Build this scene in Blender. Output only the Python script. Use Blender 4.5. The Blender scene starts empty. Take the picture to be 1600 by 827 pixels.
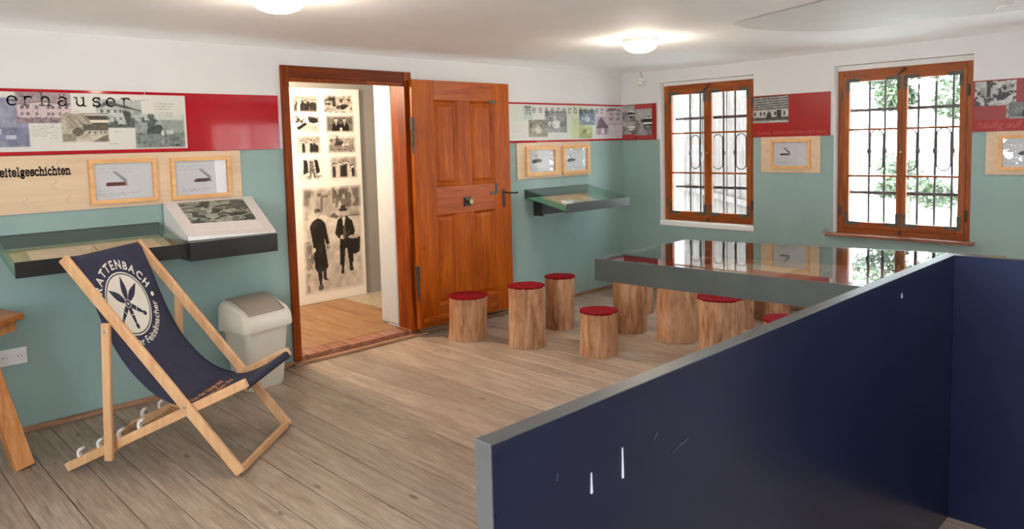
import bpy, bmesh, math, random
import numpy as np
from mathutils import Vector, Matrix

# ------------------------------------------------------------------ scene, camera, world, light
scene = bpy.context.scene
COL = scene.collection
random.seed(7)
PI = math.pi

def srgb(r, g, b):
    f = lambda c: (c/255/12.92) if c/255 <= .04045 else ((c/255+.055)/1.055)**2.4
    return (f(r), f(g), f(b), 1.0)

cam_d = bpy.data.cameras.new('camera'); cam = bpy.data.objects.new('camera', cam_d); COL.objects.link(cam)
cam_d.sensor_fit = 'HORIZONTAL'; cam_d.sensor_width = 36.0
cam_d.lens = 1156.46/1600*36; cam_d.shift_x = .00419; cam_d.shift_y = -.0612
cam_d.clip_start = .05; cam_d.clip_end = 200
yaw, pitch, roll = map(math.radians, (43.946, -4.546, -1.487))
fwd = Vector((math.cos(pitch)*math.sin(yaw), math.cos(pitch)*math.cos(yaw), math.sin(pitch)))
rgt = Vector((math.cos(yaw), -math.sin(yaw), 0)); upv = rgt.cross(fwd)
rr_ = rgt*math.cos(roll)+upv*math.sin(roll); uu_ = -rgt*math.sin(roll)+upv*math.cos(roll)
M = Matrix.Identity(4)
for i in range(3):
    M[i][0], M[i][1], M[i][2] = rr_[i], uu_[i], -fwd[i]
M[0][3], M[1][3], M[2][3] = -6.5688, -4.9829, 1.6
cam.matrix_world = M
scene.camera = cam

world = bpy.data.worlds.new('world'); scene.world = world; world.use_nodes = True
bg = world.node_tree.nodes['Background']
bg.inputs[0].default_value = (.82, .92, 1.0, 1); bg.inputs[1].default_value = 15.0

vs = scene.view_settings
scene.display_settings.display_device = 'sRGB'
vs.view_transform = 'Standard'; vs.look = 'None'; vs.exposure = 0.45; vs.gamma = 1.0
vs.use_curve_mapping = False
scene.cycles.use_denoising = True
scene.cycles.max_bounces = 10
scene.cycles.diffuse_bounces = 5
scene.cycles.transparent_max_bounces = 16
scene.cycles.sample_clamp_indirect = 6.0
scene.cycles.caustics_reflective = False
scene.cycles.caustics_refractive = False

def area_light(name, loc, aim, sx, sy, power, color):
    d = bpy.data.lights.new(name, 'AREA'); d.shape = 'RECTANGLE'; d.size = sx; d.size_y = sy
    d.energy = power; d.color = color
    o = bpy.data.objects.new(name, d); COL.objects.link(o); o.location = loc
    o.rotation_euler = Vector(aim).to_track_quat('-Z', 'Y').to_euler()
    return o
# daylight of the two-leaf south window, then two unseen fill windows added
FILL_DAY = (.84, .92, 1.0)
area_light('daylight_south_leaf', (-1.50, -6.57, 1.40), (0, 1, 0), .62, 1.22, 5.5, (.80, .90, 1.0))
area_light('daylight_south_leaf', (-.90, -6.57, 1.40), (0, 1, 0), .52, 1.22, 4.6, (.80, .90, 1.0))
area_light('added_south_fill', (-7.30, -6.57, 1.45), (0, 1, 1.2), 1.2, 1.3, 60, FILL_DAY)
area_light('added_west_fill', (-8.57, -4.20, 1.45), (1, 0, 1.2), 1.2, 1.3, 46, FILL_DAY)

# ------------------------------------------------------------------ materials
def new_mat(name):
    m = bpy.data.materials.new(name); m.use_nodes = True
    nt = m.node_tree; nt.nodes.clear()
    out = nt.nodes.new('ShaderNodeOutputMaterial')
    b = nt.nodes.new('ShaderNodeBsdfPrincipled')
    nt.links.new(b.outputs[0], out.inputs[0])
    return m, nt, b, out
def N(nt, t, **kw):
    n = nt.nodes.new(t)
    for k, v in kw.items(): setattr(n, k, v)
    return n
def L(nt, a, b): nt.links.new(a, b)
def mixc(nt, fac, a, b, mode='MIX'):
    n = N(nt, 'ShaderNodeMix', data_type='RGBA', blend_type=mode)
    for s, v in ((0, fac), (6, a), (7, b)):
        if hasattr(v, 'is_linked') or hasattr(v, 'links'): L(nt, v, n.inputs[s])
        else: n.inputs[s].default_value = v
    return n.outputs[2]
def ramp(nt, src, stops):
    n = N(nt, 'ShaderNodeValToRGB'); el = n.color_ramp.elements
    while len(el) < len(stops): el.new(.5)
    for e, (p, c) in zip(el, stops):
        e.position = p; e.color = c if len(c) == 4 else (*c, 1)
    L(nt, src, n.inputs[0]); return n.outputs[0]
def noise(nt, vec, scale, detail=4, rough=.55, dist=0):
    n = N(nt, 'ShaderNodeTexNoise'); n.inputs['Scale'].default_value = scale
    n.inputs['Detail'].default_value = detail; n.inputs['Roughness'].default_value = rough
    n.inputs['Distortion'].default_value = dist
    if vec is not None: L(nt, vec, n.inputs['Vector'])
    return n.outputs['Fac']
def mapped(nt, src, scale=(1, 1, 1), rot=(0, 0, 0)):
    n = N(nt, 'ShaderNodeMapping'); n.inputs['Scale'].default_value = scale; n.inputs['Rotation'].default_value = rot
    L(nt, src, n.inputs['Vector']); return n.outputs[0]
def bump(nt, b, h, strength=.2, dist=.01):
    n = N(nt, 'ShaderNodeBump'); n.inputs['Strength'].default_value = strength; n.inputs['Distance'].default_value = dist
    L(nt, h, n.inputs['Height']); L(nt, n.outputs[0], b.inputs['Normal'])
def pos(nt): return N(nt, 'ShaderNodeNewGeometry').outputs['Position']
def math_(nt, op, a, b=None):
    n = N(nt, 'ShaderNodeMath', operation=op)
    for i, v in enumerate((a, b)):
        if v is None: continue
        if hasattr(v, 'links'): L(nt, v, n.inputs[i])
        else: n.inputs[i].default_value = v
    return n.outputs[0]

def plain(name, col, rough=.5, metal=0, var=.12, scale=9, bmp=.05, bscale=60, spec=.5):
    m, nt, b, _ = new_mat(name)
    p = N(nt, 'ShaderNodeTexCoord').outputs['Object']
    f = noise(nt, p, scale, 5)
    dark = tuple(c*(1-var) for c in col[:3])+(1,); lite = tuple(min(1, c*(1+var)) for c in col[:3])+(1,)
    L(nt, ramp(nt, f, [(.3, dark), (.7, lite)]), b.inputs['Base Color'])
    b.inputs['Roughness'].default_value = rough; b.inputs['Metallic'].default_value = metal
    b.inputs['Specular IOR Level'].default_value = spec
    if bmp: bump(nt, b, noise(nt, p, bscale, 3), bmp, .004)
    return m
def wood(name, c_dark, c_mid, c_lite, axis='Z', rough=.45, grain=1.0, coord='pos', bmp=.12, knots=False, blotch=.0, blotch_col=None, vary=0.0, spec=.3, fine=0.0):
    m, nt, b, _ = new_mat(name)
    if coord == 'pos': src = pos(nt)
    else:
        tc = N(nt, 'ShaderNodeTexCoord').outputs['Object']
        inf = N(nt, 'ShaderNodeObjectInfo')
        ad = N(nt, 'ShaderNodeVectorMath', operation='ADD'); L(nt, tc, ad.inputs[0])
        sc = N(nt, 'ShaderNodeVectorMath', operation='SCALE'); L(nt, inf.outputs['Location'], sc.inputs[0]); sc.inputs['Scale'].default_value = 3.7
        L(nt, sc.outputs[0], ad.inputs[1]); src = ad.outputs[0]
    s = {'X': (1.2, 14, 14), 'Y': (14, 1.2, 14), 'Z': (14, 14, 1.2)}[axis]
    v = mapped(nt, src, tuple(c*grain for c in s))
    f1 = noise(nt, v, 1.6, 6, .6, 1.2)
    v2 = mapped(nt, src, tuple(c*grain*4.5 for c in s))
    f2 = noise(nt, v2, 1.7, 3, .6, .3)
    f = math_(nt, 'ADD', math_(nt, 'MULTIPLY', f1, .7), math_(nt, 'MULTIPLY', f2, .3))
    c = ramp(nt, f, [(.34, c_dark), (.5, c_mid), (.66, c_lite)])
    if fine:
        fs = {'X': (3, 130, 130), 'Y': (130, 3, 130), 'Z': (130, 130, 3)}[axis]
        wv = N(nt, 'ShaderNodeTexWave', wave_type='BANDS', bands_direction={'X': 'Y', 'Y': 'X', 'Z': 'X'}[axis])
        ws = {'X': (.22, 1, 1), 'Y': (1, .13, 1), 'Z': (1, 1, .22)}[axis]
        L(nt, mapped(nt, src, ws), wv.inputs['Vector']); wv.inputs['Scale'].default_value = 34; wv.inputs['Distortion'].default_value = 7; wv.inputs['Detail'].default_value = 2.5; wv.inputs['Detail Scale'].default_value = .55
        ln = ramp(nt, wv.outputs['Fac'], [(.0, (0, 0, 0)), (.22, (1, 1, 1))])
        l2 = ramp(nt, noise(nt, mapped(nt, src, fs), 1.0, 3, .6), [(.36, (0, 0, 0)), (.5, (1, 1, 1))])
        lm = mixc(nt, .5, ln, l2)
        c = mixc(nt, fine, c, mixc(nt, 1.0, c, ramp(nt, lm, [(0, (.45, .42, .40)), (1, (1.06, 1.06, 1.06))]), 'MULTIPLY'))
    if blotch:
        fb = noise(nt, mapped(nt, src, (2.2, 2.2, 1.4)), 1.5, 4, .6)
        fb = ramp(nt, fb, [(.45, (0, 0, 0)), (.7, (1, 1, 1))])
        c = mixc(nt, math_(nt, 'MULTIPLY', fb, blotch), c, blotch_col)
    if knots:
        vo = N(nt, 'ShaderNodeTexVoronoi'); vo.inputs['Scale'].default_value = 1.0
        ks = {'X': (2.2, 6.5, 6.5), 'Y': (6.5, 2.2, 6.5), 'Z': (6.5, 6.5, 2.2)}[axis]
        L(nt, mapped(nt, src, ks), vo.inputs['Vector'])
        k = ramp(nt, vo.outputs['Distance'], [(.05, (1, 1, 1)), (.09, (0, 0, 0))])
        c = mixc(nt, math_(nt, 'MULTIPLY', k, .75), c, tuple(x*.35 for x in c_dark[:3])+(1,))
    if vary:
        rnd = N(nt, 'ShaderNodeObjectInfo').outputs['Random']
        c = mixc(nt, 1.0, c, ramp(nt, rnd, [(0, (1-vary,)*3), (1, (1, 1, 1))]), 'MULTIPLY')
    L(nt, c, b.inputs['Base Color']); b.inputs['Roughness'].default_value = rough
    b.inputs['Specular IOR Level'].default_value = spec
    if bmp: bump(nt, b, f, bmp, .006)
    return m

def wall_paint(name, axis, teal, white):
    # painted plaster: teal dado up to the poster band, white above and in the reveals
    m, nt, b, _ = new_mat(name)
    p = pos(nt); s = N(nt, 'ShaderNodeSeparateXYZ'); L(nt, p, s.inputs[0])
    wob = math_(nt, 'MULTIPLY', math_(nt, 'SUBTRACT', noise(nt, p, 6, 3), .5), .02)
    low = math_(nt, 'LESS_THAN', math_(nt, 'ADD', s.outputs[2], wob), 1.60)
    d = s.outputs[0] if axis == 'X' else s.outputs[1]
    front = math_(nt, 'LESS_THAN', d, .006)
    fac = math_(nt, 'MULTIPLY', low, front)
    f1 = noise(nt, p, 1.3, 4)
    tc = ramp(nt, f1, [(.3, tuple(c*.90 for c in teal[:3])), (.7, tuple(c*1.08 for c in teal[:3]))])
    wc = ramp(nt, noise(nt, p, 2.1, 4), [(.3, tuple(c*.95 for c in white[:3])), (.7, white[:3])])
    wc = mixc(nt, front, (.84, .84, .83, 1), wc)   # reveals coloured brighter to stand for the daylight on them
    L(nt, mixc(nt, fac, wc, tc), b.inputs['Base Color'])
    b.inputs['Roughness'].default_value = .62
    b.inputs['Specular IOR Level'].default_value = .35
    h = math_(nt, 'ADD', math_(nt, 'MULTIPLY', noise(nt, p, 7, 4), .8), math_(nt, 'MULTIPLY', noise(nt, p, 90, 3), .12))
    bump(nt, b, h, .22, .012)
    return m

def glass(name, tint=(1, 1, 1, 1), f0=.04, rough=0.0):
    m = bpy.data.materials.new(name); m.use_nodes = True; nt = m.node_tree; nt.nodes.clear()
    out = N(nt, 'ShaderNodeOutputMaterial'); mx = N(nt, 'ShaderNodeMixShader')
    t = N(nt, 'ShaderNodeBsdfTransparent'); g = N(nt, 'ShaderNodeBsdfGlossy')
    lw = N(nt, 'ShaderNodeLayerWeight'); lw.inputs[0].default_value = .5
    f = noise(nt, N(nt, 'ShaderNodeTexCoord').outputs['Object'], 3, 2)
    L(nt, ramp(nt, f, [(.3, tuple(c*.985 for c in tint[:3])), (.7, tint[:3])]), t.inputs[0])
    g.inputs['Roughness'].default_value = rough
    fac = math_(nt, 'ADD', math_(nt, 'MULTIPLY', math_(nt, 'POWER', lw.outputs['Facing'], 5.0), 1-f0), f0)
    L(nt, fac, mx.inputs[0]); L(nt, t.outputs[0], mx.inputs[1]); L(nt, g.outputs[0], mx.inputs[2])
    L(nt, mx.outputs[0], out.inputs[0]); return m

def vcol_mat(name, rough=.4, spec=.5):
    m, nt, b, _ = new_mat(name)
    a = N(nt, 'ShaderNodeAttribute'); a.attribute_name = 'print'
    f = noise(nt, N(nt, 'ShaderNodeTexCoord').outputs['Object'], 40, 2)
    c = mixc(nt, .12, a.outputs['Color'], ramp(nt, f, [(.3, (.75, .75, .75)), (.7, (1, 1, 1))]), 'MULTIPLY')
    L(nt, c, b.inputs['Base Color']); b.inputs['Roughness'].default_value = rough
    b.inputs['Specular IOR Level'].default_value = spec
    return m

TEAL = (.248, .345, .322); WHITE = (.675, .655, .64)
MAT = {}
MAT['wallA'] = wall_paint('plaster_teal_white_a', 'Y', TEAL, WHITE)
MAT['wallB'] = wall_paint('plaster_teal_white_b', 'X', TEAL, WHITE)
MAT['plaster'] = plain('white_plaster', (.78, .76, .73, 1), .7, var=.05, scale=3, bmp=.2, bscale=20)
MAT['ceiling'] = plain('ceiling_plaster', (.92, .92, .92, 1), .75, var=.03, scale=1.5, bmp=.25, bscale=7)
MAT['patch'] = plain('ceiling_patch_paint', (.73, .73, .71, 1), .6, var=.05, scale=3, bmp=.1, bscale=12)
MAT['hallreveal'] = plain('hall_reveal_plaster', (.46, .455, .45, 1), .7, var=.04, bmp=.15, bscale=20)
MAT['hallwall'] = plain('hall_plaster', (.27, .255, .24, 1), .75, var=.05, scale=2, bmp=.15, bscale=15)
MAT['floor'] = wood('floor_planks', srgb(136, 116, 100), srgb(164, 144, 127), srgb(184, 166, 150), 'Y', .40, 1.0, bmp=.25, coord='obj', fine=.8, knots=True, blotch=.4, blotch_col=srgb(142, 120, 104), vary=.22)
MAT['floorbase'] = plain('floor_gap', (.03, .022, .016, 1), .9)
MAT['hallfloor'] = wood('hall_planks', srgb(112, 76, 48), srgb(140, 102, 68), srgb(160, 124, 88), 'Y', .4, .8, bmp=.15, knots=True)
MAT['base'] = wood('baseboard_wood', srgb(110, 78, 58), srgb(150, 112, 86), srgb(178, 142, 112), 'X', .5, 1, bmp=.2)
MAT['door'] = wood('door_wood', srgb(128, 52, 2), srgb(162, 76, 6), srgb(180, 96, 18), 'Z', .42, .55, bmp=.06, spec=.16, knots=True, blotch=.55, blotch_col=srgb(134, 58, 10))
MAT['doorH'] = wood('door_wood_crossgrain', srgb(124, 50, 2), srgb(156, 72, 4), srgb(174, 90, 14), 'X', .4, .7, bmp=.08)
MAT['frame'] = wood('door_frame_wood', srgb(92, 36, 4), srgb(122, 52, 8), srgb(146, 70, 16), 'Z', .42, .6, bmp=.08, spec=.16)
MAT['frameH'] = wood('door_head_wood', srgb(78, 28, 4), srgb(104, 42, 8), srgb(128, 58, 16), 'X', .45, .7, bmp=.1, spec=.16)
MAT['winwood'] = wood('window_wood', srgb(108, 48, 12), srgb(144, 72, 22), srgb(166, 92, 36), 'Z', .4, .8, bmp=.1)
MAT['winwoodH'] = wood('window_wood_rail', srgb(108, 48, 12), srgb(142, 70, 22), srgb(162, 88, 34), 'Y', .4, .8, bmp=.1)
MAT['sillwood'] = wood('sill_wood', srgb(104, 62, 46), srgb(140, 92, 72), srgb(165, 118, 96), 'Y', .25, .8, bmp=.05)
MAT['iron'] = plain('old_iron', (.06, .055, .045, 1), .45, .7, var=.35, scale=30, bmp=.2, bscale=120)
MAT['bracket'] = plain('grey_iron_bracket', (.085, .08, .065, 1), .6, .2, var=.35, scale=30, bmp=.2, bscale=120)
MAT['brass'] = plain('dull_brass', (.35, .27, .12, 1), .4, .8)
MAT['grille'] = plain('grille_iron', (.05, .048, .05, 1), .6, .2, var=.3, scale=20)
MAT['pane'] = glass('window_glass', (.97, .985, .98, 1))
MAT['frameglass'] = glass('frame_glass', (.98, .99, .985, 1))
MAT['vitglass'] = glass('vitrine_glass', (.80, .93, .87, 1))
MAT['vittop'] = glass('vitrine_top_glass', (.965, .985, .975, 1))
MAT['tableglass'] = glass('table_glass', (.95, .98, .965, 1), .05)
MAT['red'] = plain('red_board', srgb(164, 8, 22), .06, var=.05, scale=3, bmp=0, spec=.4)
MAT['redB'] = plain('dull_red_board', srgb(150, 30, 28), .34, var=.06, scale=3, bmp=0, spec=.3)
MAT['ply'] = wood('birch_ply', srgb(196, 166, 136), srgb(206, 178, 148), srgb(214, 188, 160), 'X', .5, .3, bmp=.03)
MAT['pine'] = wood('pine_frame', srgb(200, 146, 92), srgb(216, 164, 108), srgb(226, 178, 124), 'X', .45, .8, bmp=.05)
MAT['beech'] = wood('beech_rail', srgb(188, 140, 98), srgb(204, 158, 115), srgb(214, 172, 130), 'Z', .45, .6, coord='pos', bmp=.05)
MAT['tablewood'] = wood('table_timber', srgb(160, 98, 52), srgb(192, 128, 76), srgb(206, 146, 94), 'Z', .5, .6, bmp=.05)
MAT['topwood'] = wood('table_top_timber', srgb(140, 76, 30), srgb(176, 104, 48), srgb(200, 130, 70), 'X', .35, .7, bmp=.05)
MAT['metal'] = plain('black_steel', (.024, .022, .020, 1), .34, .2, var=.3, scale=5, bmp=.04, bscale=20)
MAT['metal2'] = plain('grey_green_steel', (.058, .062, .053, 1), .36, .2, var=.2, scale=4, bmp=.04, bscale=20)
MAT['navy'] = plain('navy_board', (.0075, .0098, .026, 1), .26, 0, var=.2, scale=3, bmp=.02, bscale=10, spec=.5)
MAT['navy'].node_tree.nodes['Principled BSDF'].inputs['Specular Tint'].default_value = (.50, .58, 1.0, 1)
MAT['edge'] = plain('grey_board_edge', (.062, .062, .062, 1), .38, 0, var=.12, scale=8, bmp=.05, bscale=60)
MAT['sling'] = plain('navy_canvas', (.022, .024, .055, 1), .85, 0, var=.15, scale=18, bmp=.25, bscale=420)
MAT['offwhite'] = plain('cream_print', (.72, .68, .61, 1), .8, var=.03)
MAT['orange'] = plain('orange_print', (.55, .25, .08, 1), .8, var=.1)
MAT['hook'] = plain('white_plastic_hook', (.74, .72, .68, 1), .4, var=.04)
MAT['steel'] = plain('screw_steel', (.7, .7, .7, 1), .3, .9)
MAT['cream'] = plain('cream_plastic', (.66, .61, .52, 1), .38, var=.03, scale=4, bmp=.02)
MAT['taupe'] = plain('taupe_plastic', (.30, .245, .20, 1), .42, var=.03, bmp=.06, bscale=200)
MAT['socket'] = plain('white_switch_plastic', (.80, .79, .77, 1), .3, var=.02)
MAT['sockhole'] = plain('socket_dark', (.05, .05, .05, 1), .5)
MAT['paper'] = plain('white_paper', (.80, .77, .74, 1), .6, var=.03, scale=4)
MAT['parch'] = plain('tan_paper', (.72, .55, .41, 1), .6, var=.12, scale=7)
MAT['kraft'] = plain('olive_card', (.36, .36, .20, 1), .6, var=.25, scale=10)
MAT['greencard'] = plain('green_liner', (.20, .36, .29, 1), .6, var=.1)
MAT['terracotta'] = plain('terracotta_liner', (.46, .24, .15, 1), .6, var=.2, scale=4)
MAT['felt'] = plain('red_felt', srgb(114, 4, 16), .95, var=.12, scale=30, bmp=.4, bscale=300, spec=.1)
MAT['ink'] = plain('grey_ink', (.07, .068, .066, 1), .6, var=.1)
MAT['black'] = plain('black_ink', (.022, .02, .02, 1), .6, var=.1)
MAT['palered'] = plain('faded_letter_red', srgb(174, 80, 74), .5, var=.05)
MAT['print'] = vcol_mat('printed_sheet', .38)
MAT['printmatt'] = vcol_mat('printed_board', .6, .3)
MAT['drip'] = plain('dried_paint_drip', (.55, .58, .62, 1), .5)
MAT['scuff'] = plain('chalky_scuff', (.024, .028, .046, 1), .7)
MAT['shed'] = wood('weathered_board', srgb(62, 57, 53), srgb(84, 77, 73), srgb(98, 91, 86), 'Z', .8, .8, bmp=.3)
MAT['grass'] = plain('pale_gravel_lawn', (.70, .71, .66, 1), .9, var=.2, scale=3, bmp=.3)
MAT['leaf'] = plain('foliage', (.08, .11, .055, 1), .6, var=.5, scale=3, bmp=0)
MAT['bark'] = plain('bark', (.14, .10, .07, 1), .9, var=.3, bmp=.4)
MAT['sky_screen'] = wood('sky_screen_boards', srgb(84, 64, 48), srgb(112, 90, 70), srgb(128, 106, 86), 'Z', .8, .6)
MAT['outwall'] = plain('outer_render', (.82, .81, .78, 1), .8, var=.04)
def log_mat():
    m, nt, b, _ = new_mat('peeled_log')
    tc = N(nt, 'ShaderNodeTexCoord').outputs['Object']
    inf = N(nt, 'ShaderNodeObjectInfo')
    ad = N(nt, 'ShaderNodeVectorMath', operation='ADD'); L(nt, tc, ad.inputs[0])
    sc = N(nt, 'ShaderNodeVectorMath', operation='SCALE'); L(nt, inf.outputs['Location'], sc.inputs[0]); sc.inputs['Scale'].default_value = 5.3
    L(nt, sc.outputs[0], ad.inputs[1]); src = ad.outputs[0]
    v = mapped(nt, src, (13, 13, 2.2)); f = noise(nt, v, 1.5, 7, .65, .6)
    c = ramp(nt, f, [(.28, srgb(98, 60, 36)), (.44, srgb(160, 112, 78)), (.6, srgb(188, 146, 110)), (.75, srgb(206, 172, 140))])
    fb = ramp(nt, noise(nt, mapped(nt, src, (4, 4, 1.5)), 1.4, 4, .6), [(.5, (0, 0, 0)), (.68, (1, 1, 1))])
    c = mixc(nt, math_(nt, 'MULTIPLY', fb, .55), c, srgb(150, 92, 50))
    vo = N(nt, 'ShaderNodeTexVoronoi'); vo.inputs['Scale'].default_value = 1.0
    L(nt, mapped(nt, src, (7, 7, 4.2)), vo.inputs['Vector'])
    k = ramp(nt, vo.outputs['Distance'], [(.05, (1, 1, 1)), (.13, (0, 0, 0))])
    c = mixc(nt, math_(nt, 'MULTIPLY', k, .7), c, srgb(84, 48, 28))
    L(nt, c, b.inputs['Base Color']); b.inputs['Roughness'].default_value = .6
    bump(nt, b, f, .35, .01); return m
MAT['log'] = log_mat()
def mosaic_mat():
    m, nt, b, _ = new_mat('mosaic_tiles')
    br = N(nt, 'ShaderNodeTexBrick'); br.offset = 0; br.inputs['Scale'].default_value = 1
    br.inputs['Brick Width'].default_value = .045; br.inputs['Row Height'].default_value = .045; br.inputs['Mortar Size'].default_value = .006
    br.inputs['Color1'].default_value = srgb(196, 180, 156); br.inputs['Color2'].default_value = srgb(180, 162, 138); br.inputs['Mortar'].default_value = srgb(120, 106, 90)
    L(nt, pos(nt), br.inputs['Vector']); L(nt, br.outputs['Color'], b.inputs['Base Color']); b.inputs['Roughness'].default_value = .5
    return m
MAT['mosaic'] = mosaic_mat()
def lamp_mat():
    m, nt, b, _ = new_mat('lit_opal_glass')
    b.inputs['Base Color'].default_value = (.9, .88, .84, 1); b.inputs['Roughness'].default_value = .25
    f = noise(nt, N(nt, 'ShaderNodeTexCoord').outputs['Object'], 4, 2)
    L(nt, ramp(nt, f, [(.3, (1, .80, .56)), (.7, (1, .86, .66))]), b.inputs['Emission Color'])
    b.inputs['Emission Strength'].default_value = 22.0
    return m
MAT['lamp'] = lamp_mat()

# ------------------------------------------------------------------ mesh helpers
def link(name, me, mat=None, parent=None, org=None, smooth=False):
    o = bpy.data.objects.new(name, me); COL.objects.link(o)
    if mat is not None and not me.materials: me.materials.append(MAT[mat] if isinstance(mat, str) else mat)
    if parent is not None: o.parent = parent
    if smooth:
        for p in me.polygons: p.use_smooth = True
    return o
def origin(parent):
    """world position of a part's thing (parts keep their thing's origin)"""
    v = Vector((0, 0, 0)); p = parent
    while p is not None: v += p.location; p = p.parent
    return v
def mesh(name, verts, faces, mat, parent=None, smooth=False, at=None):
    """verts in world coordinates; stored relative to the parent's origin (or to `at` for a top-level mesh)"""
    me = bpy.data.meshes.new(name)
    og = origin(parent) if parent is not None else Vector(at or (0, 0, 0))
    me.from_pydata([tuple(Vector(v)-og) for v in verts], [], faces); me.update()
    bm = bmesh.new(); bm.from_mesh(me); bmesh.ops.recalc_face_normals(bm, faces=bm.faces); bm.to_mesh(me); bm.free()
    o = link(name, me, mat, parent, smooth=smooth)
    if parent is None: o.location = og
    return o
def auto_smooth(o, ang=40):
    me = o.data
    for p in me.polygons: p.use_smooth = True
    me.set_sharp_from_angle(angle=math.radians(ang))
class MB:
    """collects boxes, bars and prisms into one mesh"""
    def __init__(s): s.v = []; s.f = []
    def add(s, v, f):
        n = len(s.v); s.v += [tuple(x) for x in v]; s.f += [tuple(i+n for i in q) for q in f]; return s
    def box(s, x0, x1, y0, y1, z0, z1):
        v = [(x, y, z) for z in (z0, z1) for y in (y0, y1) for x in (x0, x1)]
        return s.add(v, [(0, 2, 3, 1), (4, 5, 7, 6), (0, 1, 5, 4), (2, 6, 7, 3), (0, 4, 6, 2), (1, 3, 7, 5)])
    def bar(s, p0, p1, w, h, side):
        """rectangular bar from p0 to p1; `side` = direction of width w"""
        p0, p1 = Vector(p0), Vector(p1); d = (p1-p0).normalized(); a = Vector(side); a = (a-d*a.dot(d)).normalized(); b = d.cross(a)
        v = [p+a*(i*w/2)+b*(j*h/2) for p in (p0, p1) for i, j in ((-1, -1), (1, -1), (1, 1), (-1, 1))]
        return s.add(v, [(0, 1, 2, 3), (7, 6, 5, 4), (0, 4, 5, 1), (1, 5, 6, 2), (2, 6, 7, 3), (3, 7, 4, 0)])
    def prism(s, pts, d):
        """polygon pts (3D) extruded by vector d"""
        n = len(pts); d = Vector(d); v = [Vector(p) for p in pts]+[Vector(p)+d for p in pts]
        f = [tuple(range(n))[::-1], tuple(range(n, 2*n))]+[(i, (i+1) % n, (i+1) % n+n, i+n) for i in range(n)]
        return s.add(v, f)
    def cyl(s, p0, p1, r0, r1=None, n=14):
        r1 = r0 if r1 is None else r1
        p0, p1 = Vector(p0), Vector(p1); d = (p1-p0).normalized()
        a = d.orthogonal().normalized(); b = d.cross(a)
        v = [p+(a*math.cos(2*PI*k/n)+b*math.sin(2*PI*k/n))*r for p, r in ((p0, r0), (p1, r1)) for k in range(n)]
        f = [tuple(range(n))[::-1], tuple(range(n, 2*n))]+[(k, (k+1) % n, (k+1) % n+n, k+n) for k in range(n)]
        return s.add(v, f)
    def tube(s, pts, r, n=8):
        pts = [Vector(p) for p in pts]; v = []; a = None
        for i, p in enumerate(pts):
            d = (pts[min(i+1, len(pts)-1)]-pts[max(i-1, 0)]).normalized()
            a = d.orthogonal().normalized() if a is None else (a-d*a.dot(d)).normalized()
            b = d.cross(a); rr = r[i] if isinstance(r, (list, tuple)) else r
            v += [p+(a*math.cos(2*PI*k/n)+b*math.sin(2*PI*k/n))*rr for k in range(n)]
        f = [(i*n+k, i*n+(k+1) % n, (i+1)*n+(k+1) % n, (i+1)*n+k) for i in range(len(pts)-1) for k in range(n)]
        f += [tuple(range(n))[::-1], tuple(range((len(pts)-1)*n, len(pts)*n))]
        return s.add(v, f)
    def lathe(s, c, prof, n=28):
        """prof: (r, z) from bottom to top about vertical axis at c"""
        v = [(c[0]+r*math.cos(2*PI*k/n), c[1]+r*math.sin(2*PI*k/n), c[2]+z) for r, z in prof for k in range(n)]
        f = [(i*n+k, i*n+(k+1) % n, (i+1)*n+(k+1) % n, (i+1)*n+k) for i in range(len(prof)-1) for k in range(n)]
        f += [tuple(range(n))[::-1], tuple(range((len(prof)-1)*n, len(prof)*n))]
        return s.add(v, f)
    def build(s, name, mat, parent=None, bevel=0, at=None, smooth=None, seg=2):
        o = mesh(name, s.v, s.f, mat, parent, at=at)
        if bevel:
            m = o.modifiers.new('bevel', 'BEVEL'); m.width = bevel; m.segments = seg; m.limit_method = 'ANGLE'; m.angle_limit = math.radians(35)
        if smooth: auto_smooth(o, smooth)
        return o
def box(name, x0, x1, y0, y1, z0, z1, mat, parent=None, bevel=0, at=None):
    return MB().box(x0, x1, y0, y1, z0, z1).build(name, mat, parent, bevel, at)
def thing(name, loc, label, cat, group=None):
    o = bpy.data.objects.new(name, None); COL.objects.link(o); o.location = loc; o.empty_display_size = .1
    return tag(o, label, cat, group)
def tag(o, label, cat, group=None):
    o['label'] = label; o['category'] = cat
    if group: o['group'] = group
    return o
def struct(o, label=None, cat=None):
    o['kind'] = 'structure'
    if label: o['label'] = label
    if cat: o['category'] = cat
    return o
def sempty(name, loc, label, cat):
    o = bpy.data.objects.new(name, None); COL.objects.link(o); o.location = loc; o.empty_display_size = .1
    return struct(o, label, cat)

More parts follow.
